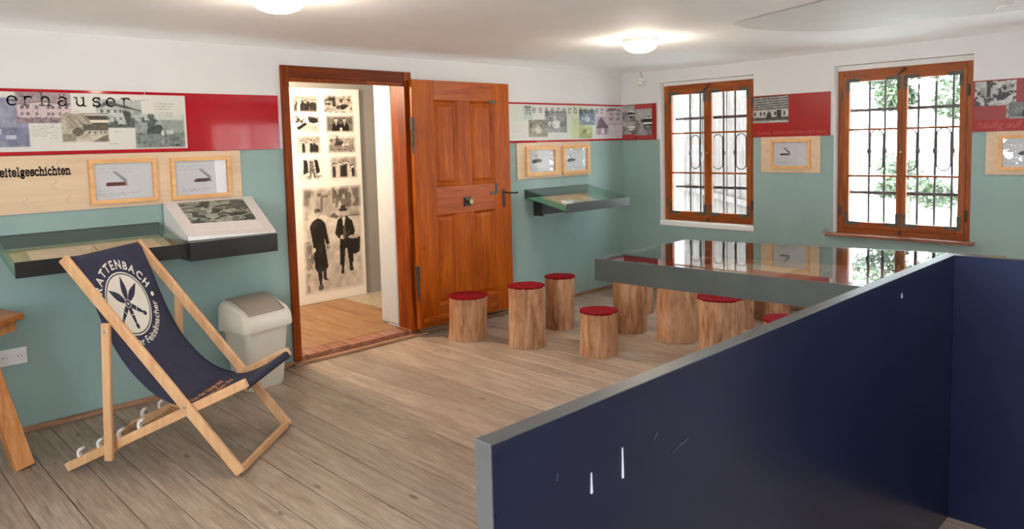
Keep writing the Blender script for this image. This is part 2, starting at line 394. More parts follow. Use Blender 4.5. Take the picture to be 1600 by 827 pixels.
def wall_with_holes(name, axis, a0, a1, z0, z1, d0, d1, holes, mat, bevel=.018):
    """wall slab in the (a,z) plane between depths d0,d1 with rectangular holes (a0,a1,z0,z1), one watertight mesh"""
    As = sorted({a0, a1}|{h[i] for h in holes for i in (0, 1)}); Zs = sorted({z0, z1}|{h[i] for h in holes for i in (2, 3)})
    P = (lambda a, z, d: (d, a, z)) if axis == 'X' else (lambda a, z, d: (a, d, z))
    idx = {}; V = []; F = []
    def vid(i, j, k):
        if (i, j, k) not in idx: idx[(i, j, k)] = len(V); V.append(P(As[i], Zs[j], (d0, d1)[k]))
        return idx[(i, j, k)]
    def solid(i, j):
        if not (0 <= i < len(As)-1 and 0 <= j < len(Zs)-1): return False
        ca, cz = (As[i]+As[i+1])/2, (Zs[j]+Zs[j+1])/2
        return not any(h[0] < ca < h[1] and h[2] < cz < h[3] for h in holes)
    for i in range(len(As)-1):
        for j in range(len(Zs)-1):
            if not solid(i, j): continue
            for k in (0, 1): F.append((vid(i, j, k), vid(i+1, j, k), vid(i+1, j+1, k), vid(i, j+1, k)))
            for di, dj, e in ((-1, 0, ((i, j), (i, j+1))), (1, 0, ((i+1, j), (i+1, j+1))), (0, -1, ((i, j), (i+1, j))), (0, 1, ((i, j+1), (i+1, j+1)))):
                if not solid(i+di, j+dj):
                    (p, q), (r, s) = e; F.append((vid(p, q, 0), vid(r, s, 0), vid(r, s, 1), vid(p, q, 1)))
    o = mesh(name, V, F, mat)
    if bevel:
        m = o.modifiers.new('bevel', 'BEVEL'); m.width = bevel; m.segments = 4; m.limit_method = 'ANGLE'; m.angle_limit = math.radians(35)
    return o

def font_mesh(text, size, bold=0.0, shear=0.0):
    """flat outlines of a text: (verts2d, faces), origin at left of the baseline, plus its width"""
    cu = bpy.data.curves.new('txt', 'FONT'); cu.body = text; cu.size = size; cu.offset = bold; cu.shear = shear
    cu.fill_mode = 'FRONT'; cu.resolution_u = 3
    o = bpy.data.objects.new('txt', cu); COL.objects.link(o)
    dg = bpy.context.evaluated_depsgraph_get(); me = bpy.data.meshes.new_from_object(o.evaluated_get(dg))
    v = [(p.co.x, p.co.y) for p in me.vertices]; f = [tuple(p.vertices) for p in me.polygons]
    bpy.data.objects.remove(o); bpy.data.curves.remove(cu); bpy.data.meshes.remove(me)
    w = max((p[0] for p in v), default=0)
    return v, f, w

# typewriter / slab serif letters drawn as strokes (x-height .5, ascender .74)
def arc(cx, cy, rx, ry, a0, a1, n=14):
    return [(cx+rx*math.cos(math.radians(a0+(a1-a0)*i/n)), cy+ry*math.sin(math.radians(a0+(a1-a0)*i/n))) for i in range(n+1)]
GL = {
 'e': (.56, [[(.06, .26), (.50, .26)], arc(.28, .25, .22, .25, 2, 318, 22)]),
 's': (.50, [arc(.25, .37, .17, .13, 25, 250, 14)+arc(.25, .13, .18, .13, 80, -155, 14), [(.42, .50), (.42, .36)], [(.08, .0), (.08, .14)]]),
 'r': (.52, [[(.18, 0), (.18, .49)], [(.04, .49), (.18, .49)], [(.04, 0), (.36, 0)], arc(.36, .33, .18, .17, 180, 35, 12)]),
 'h': (.62, [[(.14, 0), (.14, .74)], [(.02, .74), (.14, .74)], [(.02, 0), (.26, 0)], arc(.32, .30, .18, .20, 180, 0, 12)+[(.50, 0)], [(.40, 0), (.61, 0)]]),
 'n': (.62, [[(.14, 0), (.14, .49)], [(.02, .49), (.14, .49)], [(.02, 0), (.26, 0)], arc(.32, .30, .18, .20, 180, 0, 12)+[(.50, 0)], [(.40, 0), (.61, 0)]]),
 'a': (.58, [arc(.25, .36, .18, .14, 150, 0, 12)+[(.43, .06), (.47, .0), (.56, .02)], arc(.24, .14, .19, .14, 60, 360, 16)]),
 'u': (.62, [[(.0, .49), (.12, .49), (.12, .19)]+arc(.30, .19, .18, .19, 180, 360, 12)+[(.48, .49)], [(.38, .49), (.48, .49), (.48, 0), (.60, 0)]]),
 'M': (.68, [[(.10, 0), (.10, .66)], [(.10, .66), (.33, .20), (.56, .66)], [(.56, .66), (.56, 0)], [(0, 0), (.20, 0)], [(.46, 0), (.66, 0)], [(0, .66), (.10, .66)], [(.56, .66), (.66, .66)]]),
 'i': (.34, [[(.16, 0), (.16, .49)], [(.05, .49), (.16, .49)], [(.04, 0), (.29, 0)], [(.16, .64), (.16, .68)]]),
 't': (.38, [[(.16, .66), (.16, .12)]+arc(.26, .12, .10, .12, 180, 300, 8), [(.03, .49), (.34, .49)]]),
 'l': (.34, [[(.16, 0), (.16, .74)], [(.05, .74), (.16, .74)], [(.04, 0), (.29, 0)]]),
 'g': (.56, [arc(.25, .33, .17, .15, 0, 360, 18), [(.38, .44), (.52, .49)], [(.14, .20), (.16, .08), (.40, .05)], arc(.27, -.08, .20, .12, 80, -280, 20)]),
 'c': (.52, [arc(.28, .25, .22, .25, 40, 322, 18)]),
 'F': (.60, [[(.12, 0), (.12, .68)], [(.0, .68), (.52, .68), (.52, .54)], [(.12, .36), (.40, .36)], [(.0, 0), (.26, 0)]]),
}
GL['ä'] = (.58, GL['a'][1]+[[(.14, .63), (.14, .65)], [(.36, .63), (.36, .65)]])
def stroke_glyph(ch, size, t):
    """(verts2d, faces) of a stroked letter; t = stroke width as fraction of size"""
    V = []; F = []
    for line in GL[ch][1]:
        for (x0, y0), (x1, y1) in zip(line[:-1], line[1:]):
            dx, dy = x1-x0, y1-y0; l = math.hypot(dx, dy)
            if l < 1e-6: continue
            nx, ny = -dy/l*t/2, dx/l*t/2; ex, ey = dx/l*t*.42, dy/l*t*.42
            n = len(V)
            V += [((x0-ex+nx)*size, (y0-ey+ny)*size), ((x0-ex-nx)*size, (y0-ey-ny)*size), ((x1+ex-nx)*size, (y1+ey-ny)*size), ((x1+ex+nx)*size, (y1+ey+ny)*size)]
            F.append((n, n+1, n+2, n+3))
    return V, F

# mapping from board coordinates to a wall: u runs to the right, v up, d towards the room
def PA(u, v, d): return (u, -d, v)            # wall_left (plane y = 0): u is world x
def PB(u, v, d): return (-d, -u, v)           # wall_right (plane x = 0): u is -y
def flat2d(name, P, items, d, mat, parent, curve=None):
    """items: list of (verts2d, faces) laid on a surface P at height d"""
    V = []; F = []
    for v, f in items:
        n = len(V); V += [P(a, b, d) for a, b in v]; F += [tuple(i+n for i in q) for q in f]
    return mesh(name, V, F, mat, parent)
def shifted(vf, du, dv, sc=1.0): return ([(a*sc+du, b*sc+dv) for a, b in vf[0]], vf[1])
def print_grid(name, P, u0, u1, v0, v1, d, img, mat, parent):
    """a printed sheet: fine grid whose colours come from a drawn picture (rows from bottom to top)"""
    h, w = img.shape[:2]
    us = np.linspace(u0, u1, w); vs_ = np.linspace(v0, v1, h)
    og = origin(parent)
    V = [tuple(Vector(P(a, b, d))-og) for b in vs_ for a in us]
    F = [(j*w+i, j*w+i+1, (j+1)*w+i+1, (j+1)*w+i) for j in range(h-1) for i in range(w-1)]
    me = bpy.data.meshes.new(name); me.from_pydata(V, [], F); me.update()
    at = me.color_attributes.new('print', 'FLOAT_COLOR', 'POINT')
    c = np.clip(img, 0, 1); lin = np.where(c <= .04045, c/12.92, ((c+.055)/1.055)**2.4)
    rgba = np.ones((h*w, 4), np.float32); rgba[:, :3] = lin.reshape(-1, 3)
    at.data.foreach_set('color', rgba.ravel())
    bm = bmesh.new(); bm.from_mesh(me); bmesh.ops.recalc_face_normals(bm, faces=bm.faces); bm.to_mesh(me); bm.free()
    return link(name, me, mat, parent)

# ------------------------------------------------------------------ pictures (drawn as arrays, rows bottom to top)
RNG = np.random.default_rng(11)
def uv(w, h): return np.meshgrid((np.arange(w)+.5)/w, (np.arange(h)+.5)/h)
def vn(U, V, fx, fy, seed, octv=3):
    out = np.zeros_like(U); amp = 1; tot = 0
    for o in range(octv):
        r = np.random.default_rng(seed+o*17); gx, gy = int(fx*2**o)+2, int(fy*2**o)+2
        g = r.random((gy+1, gx+1)); x = U*fx*2**o; y = V*fy*2**o
        xi = np.clip(x.astype(int), 0, gx-1); yi = np.clip(y.astype(int), 0, gy-1); xf = x-xi; yf = y-yi
        xf = xf*xf*(3-2*xf); yf = yf*yf*(3-2*yf)
        out += amp*((g[yi, xi]*(1-xf)+g[yi, xi+1]*xf)*(1-yf)+(g[yi+1, xi]*(1-xf)+g[yi+1, xi+1]*xf)*yf); tot += amp; amp *= .55
    return out/tot
def pip(U, V, pts):
    ins = np.zeros(U.shape, bool); n = len(pts)
    for i in range(n):
        (x0, y0), (x1, y1) = pts[i], pts[(i+1) % n]
        if y0 == y1: continue
        c = ((y0 > V) != (y1 > V)) & (U < (x1-x0)*(V-y0)/(y1-y0)+x0)
        ins ^= c
    return ins
def ell(U, V, cx, cy, rx, ry): return ((U-cx)/rx)**2+((V-cy)/ry)**2 < 1
def rect(U, V, x0, x1, y0, y1): return (U > x0) & (U < x1) & (V > y0) & (V < y1)
def put(g, m, val): g[m] = val
def ph_village(U, V, s=1):
    g = .72-.25*vn(U, V, 3, 3, s)
    hill = V < .62-.28*U+.10*vn(U, V, 4, 1, s+3); g[hill] = (.50+.12*vn(U, V, 6, 8, s+5))[hill]
    low = V < .38+.05*vn(U, V, 5, 1, s+8); g[low] = (.28+.35*vn(U, V, 14, 10, s+9))[low]
    for x, y, w_, h_ in ((.08, .22, .16, .10), (.45, .26, .22, .10), (.72, .16, .12, .08), (.3, .07, .14, .10)):
        put(g, rect(U, V, x, x+w_, y, y+h_), .80); put(g, pip(U, V, [(x-.02, y+h_), (x+w_+.02, y+h_), (x+w_/2, y+h_*1.7)]), .35)
    return g
def ph_building(U, V, s=2, crowd=True):
    g = .52+.10*vn(U, V, 5, 4, s)
    put(g, pip(U, V, [(.02, .06), (.02, .60), (.45, .70), (1, .62), (1, .06)]), .80)
    g += .05*(vn(U, V, 20, 14, s+2)-.5)
    put(g, pip(U, V, [(0, .58), (.45, .68), (1, .60), (1, .64), (.45, .73), (0, .63)]), .38)
    for x in (.08, .18, .34, .55, .63, .76, .88):
        put(g, rect(U, V, x, x+.055, .46, .56), .30); put(g, rect(U, V, x, x+.05, .26, .35), .36)
    if crowd:
        m = V < .16+.07*vn(U, V, 26, 1, s+7); g[m] = (.22+.55*vn(U, V, 40, 12, s+9)**1.5)[m]
    return g
def ph_house(U, V, s=3):
    g = .82-.1*vn(U, V, 4, 3, s)
    put(g, pip(U, V, [(.0, .25), (.0, .72), (.28, .88), (.62, .70), (.62, .2)]), .80)
    put(g, pip(U, V, [(.0, .72), (.25, .95), (1.0, .62), (1.0, .56), (.30, .80), (.0, .66)]), .26)
    put(g, pip(U, V, [(.60, .70), (.60, .15), (1, .15), (1, .58)]), .66)
    for x in (.10, .24, .38, .50):
        put(g, rect(U, V, x, x+.055, .52, .64), .32); put(g, rect(U, V, x, x+.05, .28, .37), .4)
    put(g, rect(U, V, .70, .75, .30, .52), .2); put(g, rect(U, V, .86, .91, .30, .5), .25)
    put(g, pip(U, V, [(.56, .62), (.72, .58), (.80, .1), (.66, .1)]), .16)
    m = ((vn(U, V, 9, 6, s+4) > .5) & ell(U, V, .30, .18, .16, .22)) | (V < .10+.06*vn(U, V, 18, 1, s+5)) | ((vn(U, V, 12, 8, s+6) > .45) & ell(U, V, .86, .12, .18, .3))
    g[m] = (.16+.2*vn(U, V, 30, 20, s+8))[m]
    return g
def ph_road(U, V, s=4):
    g = .62+.2*vn(U, V, 10, 4, s)
    m = V > .45+.1*U; d = vn(U*1.0+V*.6, V, 16, 5, s+1); g[m] = (.40+.45*d)[m]
    put(g, rect(U, V, .45, 1.0, .38, .62), .25); put(g, rect(U, V, .50, .98, .28, .40), .78)
    for x in (.56, .68, .80, .9): put(g, rect(U, V, x, x+.05, .31, .37), .3)
    put(g, ell(U, V, .34, .36, .12, .14), .28)
    put(g, pip(U, V, [(.05, 0), (.80, .28), (.98, .28), (.62, 0)]), .82)
    put(g, pip(U, V, [(.62, 0), (.98, .28), (1, 0)]), .36)
    put(g, rect(U, V, .02, .30, .05, .30), .55+0)
    return g+.05*(vn(U, V, 40, 30, s+9)-.5)
def ph_farm(U, V, s=5):
    g = .55+.2*vn(U, V, 5, 4, s); put(g, V > .82, .80)
    m = V < .45; g[m] = (.30+.38*vn(U, V, 18, 12, s+2))[m]
    put(g, pip(U, V, [(.22, .48), (.28, .66), (.52, .68), (.58, .50), (.5, .42), (.24, .42)]), .24)
    put(g, pip(U, V, [(.50, .42), (.55, .56), (.58, .42), (.56, .34)]), .92); put(g, rect(U, V, .62, .76, .40, .53), .85)
    m = (vn(U, V, 9, 7, s+4) > .5) & ell(U, V, .25, .82, .25, .2); g[m] = .32
    put(g, ell(U, V, .82, .07, .05, .03), .12)
    return g
def ph_mountain(U, V, s=6):
    g = .78-.1*V; r = .45+.35*vn(U, V, 3, 1, s)
    m = V < r; g[m] = (.30+.45*vn(U*1.3+V, V, 9, 5, s+1))[m]
    m = V < .28+.1*np.sin(U*5+s); g[m] = (.24+.4*vn(U, V, 14, 9, s+5))[m]
    put(g, pip(U, V, [(.05, .08), (.4, .34), (.75, .10), (.7, 0), (.1, 0)]), .62)
    return g
def ph_chapel(U, V, s=7):
    g = .36+.35*vn(U, V, 9, 8, s)
    put(g, ell(U, V, .50, .40, .17, .20), .90); put(g, ell(U, V, .22, .42, .10, .12), .80); put(g, ell(U, V, .47, .68, .07, .12), .76)
    m = pip(U, V, [(0, .30), (.3, .1), (.75, 0), (0, 0)]); g[m] = .62
    return g-.2*((vn(U, V, 16, 14, s+3) > .58) & (V > .3))
def ph_roofs(U, V, s=8):
    g = .70+.1*vn(U, V, 8, 8, s)
    put(g, pip(U, V, [(.05, .40), (.42, .98), (.98, .42), (.95, .36), (.10, .36)]), .28)
    put(g, pip(U, V, [(.05, .5), (.25, .85), (.35, .8)]), .4)
    put(g, rect(U, V, .10, .85, .02, .36), .62); put(g, rect(U, V, .40, .66, .06, .32), .90); put(g, rect(U, V, .72, .82, .05, .32), .3)
    return g+.12*(vn(U, V, 22, 22, s+3)-.5)
def ph_facade(U, V, s=9):
    g = .78+.08*vn(U, V, 6, 6, s); put(g, pip(U, V, [(0, .80), (.25, 1), (.7, 1), (.62, .86)]), .30); put(g, pip(U, V, [(.62, .84), (.8, 1), (.98, .80)]), .45)
    for x in (.22, .36, .66, .78):
        for y in (.56, .28): put(g, rect(U, V, x, x+.07, y, y+.16), .34)
    put(g, V < .08, .62); return g
def ph_timber(U, V, s=10):
    g = .5+.2*vn(U, V, 6, 4, s); rows = np.sin((V-.04*U)*70)
    m = V > .48; g[m] = (.42+.28*rows+.1*vn(U, V, 20, 8, s))[m]
    m = (V <= .48) & (V > .22); g[m] = .78
    for x in (.02, .20, .30, .60, .86): put(g, rect(U, V, x, x+.06, .27, .42), .25)
    put(g, rect(U, V, .68, .80, .20, .48), .15)
    m = (V <= .22) & (V > .10); g[m] = (.24+.15*vn(U, V, 20, 5, s+2))[m]; put(g, V <= .10, .70)
    put(g, ell(U, V, .46, .26, .07, .17), .22); put(g, ell(U, V, .45, .43, .025, .045), .62)
    return g
def ph_picnic(U, V, s=12):
    g = .45+.5*vn(U, V, 7, 6, s)
    m = vn(U, V, 10, 8, s+3) > .56; g[m] *= .35
    put(g, rect(U, V, .30, .40, .35, 1), .22+0); put(g, ell(U, V, .72, .35, .17, .16), .18); put(g, ell(U, V, .68, .62, .03, .05), .75)
    put(g, pip(U, V, [(.2, .08), (.7, .2), (.95, .5), (.9, .08)]), .82)
    return g
def ph_group(U, V, s=13, n=8):
    g = .42+.4*vn(U, V, 8, 6, s); r = np.random.default_rng(s)
    for i in range(n):
        x = .08+.84*(i+.5)/n+r.uniform(-.03, .03); t = r.uniform(.55, .78); dk = r.choice([.10, .16, .22, .78])
        put(g, pip(U, V, [(x-.055, .05), (x-.06, t-.20), (x-.025, t-.10), (x+.025, t-.10), (x+.06, t-.20), (x+.055, .05)]), dk)
        put(g, ell(U, V, x, t-.03, .028, .065), .80); put(g, ell(U, V, x, t+.03, .034, .03), .16)
    return g+.08*(vn(U, V, 40, 30, s+4)-.5)
def ph_street(U, V, s=14):
    g = .75+.2*vn(U, V, 5, 4, s)
    m = (V > .6) & (vn(U, V, 10, 5, s+2) > .45); g[m] = .25
    put(g, pip(U, V, [(.08, .30), (.45, .62), (.52, .50), (.18, .15)]), .12)
    put(g, pip(U, V, [(.15, .0), (.55, .55), (1, .42), (1, 0)]), .72); put(g, ell(U, V, .78, .72, .2, .16), .12)
    return g
def ph_two_seated(U, V, s=15):
    g = .30+.25*vn(U, V, 6, 5, s)
    for x in (.36, .66):
        put(g, pip(U, V, [(x-.17, .05), (x-.14, .48), (x-.04, .60), (x+.05, .60), (x+.15, .48), (x+.18, .05)]), .08)
        put(g, ell(U, V, x, .74, .055, .11), .80); put(g, pip(U, V, [(x-.03, .6), (x+.03, .6), (x, .38)]), .85); put(g, ell(U, V, x, .84, .055, .045), .15)
    put(g, V < .10, .62); put(g, ell(U, V, .53, .18, .05, .12), .78)
    return g
def ph_men_walk(U, V, s=16):
    g = .82+.12*vn(U, V, 4, 4, s)
    for x, sl in ((.30, -.12), (.74, .14)):
        put(g, pip(U, V, [(x-.10, .92), (x+.06, .90), (x+.12+sl*.2, .35), (x-.08+sl*.4, .25)]), .12)
        put(g, ell(U, V, x-.02, .95, .05, .06), .7)
    put(g, pip(U, V, [(.42, .85), (.60, .88), (.66, .45), (.72, .05), (.62, .05), (.54, .40), (.50, .08), (.42, .10)]), .40)
    put(g, ell(U, V, .50, .92, .05, .07), .75); m = (V < .2) & (vn(U, V, 8, 5, s) > .5); g[m] = .55
    return g
def ph_portrait(U, V, s=20):
    """two men standing on a village road; one in a long dark coat, one with hat and basket"""
    g = .70+.10*vn(U, V, 5, 8, s)
    m = V > .70; g[m] = (.52+.30*vn(U, V, 12, 9, s+2))[m]
    m = (V > .80) & (U > .5) & (vn(U, V, 16, 10, s+3) > .42); g[m] *= .62
    put(g, pip(U, V, [(0, .84), (.04, 1), (.16, 1), (.10, .84)]), .45)
    for x0, x1, y0, y1 in ((.30, .33, .78, .95), (.33, .42, .90, .93), (.25, .31, .92, .95)): put(g, rect(U, V, x0, x1, y0, y1), .42)
    m = pip(U, V, [(.05, .82), (.55, .68), (.9, .70), (.5, .62), (.1, .70)]); g[m] = .80
    put(g, pip(U, V, [(.44, .72), (.52, .755), (.60, .71), (.56, .69)]), .35); put(g, rect(U, V, .60, .98, .705, .72), .46)
    m = (U < .12) & (V < .5) & (vn(U, V, 10, 14, s+6) > .45); g[m] *= .7
    # man in long coat
    put(g, pip(U, V, [(.20, .20), (.16, .24), (.14, .48), (.10, .64), (.16, .69), (.24, .715), (.30, .70), (.36, .66), (.42, .46), (.37, .455), (.33, .52), (.385, .24), (.33, .20)]), .13)
    put(g, pip(U, V, [(.20, .20), (.28, .20), (.265, .075), (.225, .075)]), .17); put(g, pip(U, V, [(.29, .21), (.345, .21), (.345, .13), (.40, .105), (.30, .12)]), .17)
    put(g, ell(U, V, .245, .05, .045, .03), .34); put(g, ell(U, V, .245, .755, .052, .042), .72); put(g, pip(U, V, [(.18, .765), (.20, .805), (.29, .80), (.30, .77)]), .36)
    put(g, ell(U, V, .155, .415, .03, .022), .85); put(g, ell(U, V, .39, .43, .025, .02), .55); put(g, ell(U, V, .12, .33, .03, .05), .42)
    # man with hat and basket
    put(g, pip(U, V, [(.58, .50), (.52, .55), (.575, .68), (.65, .705), (.75, .705), (.83, .66), (.875, .56), (.84, .50), (.80, .50)]), .11)
    put(g, pip(U, V, [(.60, .50), (.585, .24), (.66, .22), (.69, .40), (.72, .40), (.75, .25), (.83, .25), (.82, .50)]), .14)
    put(g, pip(U, V, [(.61, .23), (.65, .23), (.66, .155), (.60, .15)]), .15); put(g, pip(U, V, [(.755, .26), (.80, .26), (.825, .165), (.75, .17)]), .15)
    put(g, pip(U, V, [(.655, .70), (.71, .70), (.69, .62), (.675, .57)]), .82); put(g, rect(U, V, .665, .705, .52, .62), .34)
    put(g, ell(U, V, .685, .742, .045, .04), .70); put(g, ell(U, V, .675, .775, .075, .018), .26); put(g, rect(U, V, .635, .72, .775, .815), .24)
    put(g, pip(U, V, [(.745, .50), (.965, .505), (.945, .35), (.86, .325), (.77, .35)]), .10); put(g, ell(U, V, .855, .502, .10, .018), .66)
    put(g, ell(U, V, .645, .51, .035, .02), .75); put(g, pip(U, V, [(.64, .51), (.78, .565), (.79, .555), (.66, .50)]), .3)
    return g+.05*(vn(U, V, 60, 90, s+9)-.5)
def ph_aerial(U, V, s=21):
    f = vn(U+.4*V, V, 7, 9, s+3, 4); g = np.where(f > .55, .62, .30)+.25*(vn(U, V, 24, 20, s)-.5)
    g = np.where(vn(U-.3*V, V, 9, 6, s+9, 3) > .62, .85, g)
    m = np.abs(V-.10-.35*(U-.35)-.03*np.sin(U*14)) < .02; g[m & (U > .4)] = .85
    return g
TONE = dict(grey=((.10, .10, .10), (.86, .85, .82)), blue=((.18, .19, .30), (.80, .80, .84)), pink=((.28, .20, .22), (.84, .76, .76)),
            sepia=((.20, .17, .13), (.82, .78, .69)), green=((.14, .17, .16), (.78, .80, .77)), lime=((.42, .45, .22), (.80, .82, .62)),
            pale=((.50, .53, .48), (.80, .82, .76)), steel=((.18, .25, .30), (.74, .80, .82)), mauve=((.26, .18, .22), (.82, .76, .78)), warm=((.11, .09, .08), (.96, .92, .87)),
            aerial=((.14, .15, .13), (.66, .68, .62)))
class Sheet:
    """a sheet of w x h metres drawn at r dots per metre; origin (u0, v0)"""
    def __init__(s, u0, u1, v0, v1, r, col):
        s.u0, s.u1, s.v0, s.v1 = u0, u1, v0, v1
        s.w, s.h = int((u1-u0)*r)+2, int((v1-v0)*r)+2
        s.img = np.ones((s.h, s.w, 3))*np.array(col)
        s.U, s.V = np.meshgrid(np.linspace(u0, u1, s.w), np.linspace(v0, v1, s.h))
    def photo(s, x0, x1, y0, y1, fn, tone, soft=.012, seed=1, fade=1.0):
        m = (s.U > x0-soft) & (s.U < x1+soft) & (s.V > y0-soft) & (s.V < y1+soft)
        if not m.any(): return
        js, is_ = np.where(m); sl = (slice(js.min(), js.max()+1), slice(is_.min(), is_.max()+1))
        u = (s.U[sl]-x0)/(x1-x0); v = (s.V[sl]-y0)/(y1-y0)
        g = np.clip(fn(np.clip(u, 0, .9999), np.clip(v, 0, .9999), seed), 0, 1)[..., None]
        uc, vc = np.clip(u, 0, .9999), np.clip(v, 0, .9999); asp = (x1-x0)/(y1-y0)
        det = vn(uc, vc, 14*asp+2, 14, seed+101, 3)-.5; g = np.clip(.5+(g[..., 0]-.5)*1.18+.34*det-.05, 0, 1)[..., None]
        a, b = (np.array(t) for t in TONE[tone]); c = a+(b-a)*g
        d = np.minimum.reduce([s.U[sl]-x0, x1-s.U[sl], s.V[sl]-y0, y1-s.V[sl]])
        k = (np.clip((d+soft*.3)/soft, 0, 1)*fade)[..., None]
        s.img[sl] = s.img[sl]*(1-k)+c*k
    def scribble(s, x0, x1, y0, y1, rows, col=(.45, .45, .45), amt=.5, seed=3):
        r = np.random.default_rng(seed)
        for k in range(rows):
            y = y1-(y1-y0)*(k+.5)/rows; xe = x1-(x1-x0)*r.uniform(0, .35)
            m = (np.abs(s.V-y-.001*np.sin(s.U*900)) < .0022) & (s.U > x0) & (s.U < xe) & (np.sin(s.U*1700+k*3)*.5+r.random(s.U.shape) > .25)
            s.img[m] = s.img[m]*(1-amt)+np.array(col)*amt
    def block(s, x0, x1, y0, y1, col, k=1.0):
        m = (s.U >= x0) & (s.U <= x1) & (s.V >= y0) & (s.V <= y1); s.img[m] = s.img[m]*(1-k)+np.array(col)*k
    def poly(s, pts, col):
        s.img[pip(s.U, s.V, pts)] = col
    def build(s, name, P, d, mat, parent): return print_grid(name, P, s.u0, s.u1, s.v0, s.v1, d, s.img, mat, parent)
# ------------------------------------------------------------------ the room
CZ = 2.365
XW, YS = -8.6, -6.6
W1 = (-1.543, -.492, .713, 2.184); W2 = (-3.352, -2.296, .730, 2.190)
W3 = (-5.160, -4.110, .720, 2.188)
DOOR = (-3.985, -2.875, -.02, 2.185)
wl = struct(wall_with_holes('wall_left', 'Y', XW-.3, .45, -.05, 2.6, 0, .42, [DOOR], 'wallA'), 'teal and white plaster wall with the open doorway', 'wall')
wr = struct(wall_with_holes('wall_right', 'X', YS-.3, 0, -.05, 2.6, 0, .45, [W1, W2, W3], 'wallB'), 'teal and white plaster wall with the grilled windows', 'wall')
SW = [(-1.80, -1.20, .8, 2.0), (-1.15, -.65, .8, 2.0), (-7.90, -6.70, .8, 2.1)]; WW = [(-2.10, -1.10, .8, 2.1), (-4.80, -3.60, .8, 2.1)]  # last hole of each list is an unseen window added for fill light
struct(wall_with_holes('wall_front', 'Y', XW-.3, 0, -.05, 2.6, YS-.3, YS, [(a, b, c, d) for a, b, c, d in SW], 'plaster', .01), 'white wall behind the viewer', 'wall')
struct(wall_with_holes('wall_back', 'X', YS, 0, -.05, 2.6, XW-.3, XW, WW, 'plaster', .01), 'white wall at the viewer\'s left, out of view', 'wall')
# ceiling with a soft cove towards both walls
V = []; F = []
xs = list(np.linspace(XW, -.5, 26))+[-.4, -.3, -.2, -.13, -.07, -.03, 0.0]; ys = list(np.linspace(YS, -.5, 20))+[-.4, -.3, -.2, -.13, -.07, -.03, 0.0]
for y in ys:
    for x in xs:
        d = min(-x, -y); z = CZ-.035*max(0, 1-d/.18)**2+.010*math.sin(x*1.7+1)*math.sin(y*1.3)-.012*max(0, 1-d/.6)
        V.append((x, y, z))
n = len(xs); F = [(j*n+i, (j+1)*n+i, (j+1)*n+i+1, j*n+i+1) for j in range(len(ys)-1) for i in range(n-1)]
ceil = struct(mesh('ceiling', V, F, 'ceiling', smooth=True), 'low uneven white plaster ceiling', 'ceiling')
def ceil_z(x, y):
    d = min(-x, -y); return CZ-.035*max(0, 1-d/.18)**2+.010*math.sin(x*1.7+1)*math.sin(y*1.3)-.012*max(0, 1-d/.6)
pp = [(-1.93, -2.405), (-1.66, -2.36), (-1.43, -2.405), (-1.15, -2.56), (-.925, -2.749), (-.93, -3.0), (-1.02, -3.16), (-1.101, -3.239), (-1.084, -3.312), (-.945, -3.502), (-.90, -3.70), (-.901, -3.95), (-1.0, -4.4), (-2.4, -4.4), (-2.45, -3.6), (-2.297, -3.184), (-2.122, -2.752), (-2.0, -2.5)]
cx_, cy_ = -1.7, -3.3
V = [(cx_, cy_, ceil_z(cx_, cy_)-.004)]; K = len(pp); R_ = 6
for r in range(1, R_+1):
    for a, b in pp:
        x, y = cx_+(a-cx_)*r/R_, cy_+(b-cy_)*r/R_; V.append((x, y, ceil_z(x, y)-.004))
F = [(0, 1+k, 1+(k+1) % K) for k in range(K)]+[(1+r*K+k, 1+(r+1)*K+k, 1+(r+1)*K+(k+1) % K, 1+r*K+(k+1) % K) for r in range(R_-1) for k in range(K)]
mesh('paint_patch', V, F, 'patch', ceil)
m = MB()
for dx, dy, a, s in ((0, 0, .3, .05), (.06, -.05, 1.1, .035), (-.05, .03, 2.0, .03), (.02, .07, 2.7, .028), (-.10, -.02, .7, .04)):
    x, y = -1.24+dx, -3.84+dy; z = ceil_z(x, y)-.006
    m.add([(x-s*math.cos(a), y-s*math.sin(a), z-.014), (x, y-s*.5, z), (x+s*math.cos(a), y+s*math.sin(a), z-.016), (x, y+s*.5, z-.003)], [(0, 1, 2), (0, 2, 3)])
m.build('peeling_paint', 'paper', ceil)

# floor: boards of 165 mm running away from the door wall
fl = struct(box('floor', XW, 0, YS, 0, -.06, -.024, 'floorbase'), 'worn pine board floor', 'floor')
pm = {}
def plank_mesh(w, l, key):
    if key in pm: return pm[key]
    me = bpy.data.meshes.new('plank'); b = MB().box(-w/2, w/2, -l/2, l/2, -.022, 0)
    me.from_pydata(b.v, [], b.f); bm = bmesh.new(); bm.from_mesh(me)
    bmesh.ops.bevel(bm, geom=[e for e in bm.edges if all(v.co.z > -.001 for v in e.verts)], offset=.0022, segments=1, affect='EDGES')
    bmesh.ops.recalc_face_normals(bm, faces=bm.faces); bm.to_mesh(me); bm.free(); me.materials.append(MAT['floor']); pm[key] = me; return me
x = -5.915-.165*17
while x < -.01:
    x1 = min(x+.165, 0); w = x1-x
    if x1 > XW+.02:
        ln = -YS
        o = link('plank', plank_mesh(w-.0035, ln, (round(w, 3), ln)), None, fl); o.location = ((x+x1)/2, -ln/2, -.0015*random.random())
    x = x1
# baseboards
bb = lambda n, *a: struct(box(n, *a, 'base', bevel=.004), 'narrow worn brown skirting strip', 'baseboard')
bb('baseboard_left', XW, -4.008, -.024, 0, 0, .032); bb('baseboard_left', -2.85, 0, -.024, 0, 0, .032)
bb('baseboard_right', -.024, 0, YS, -.024, 0, .032)

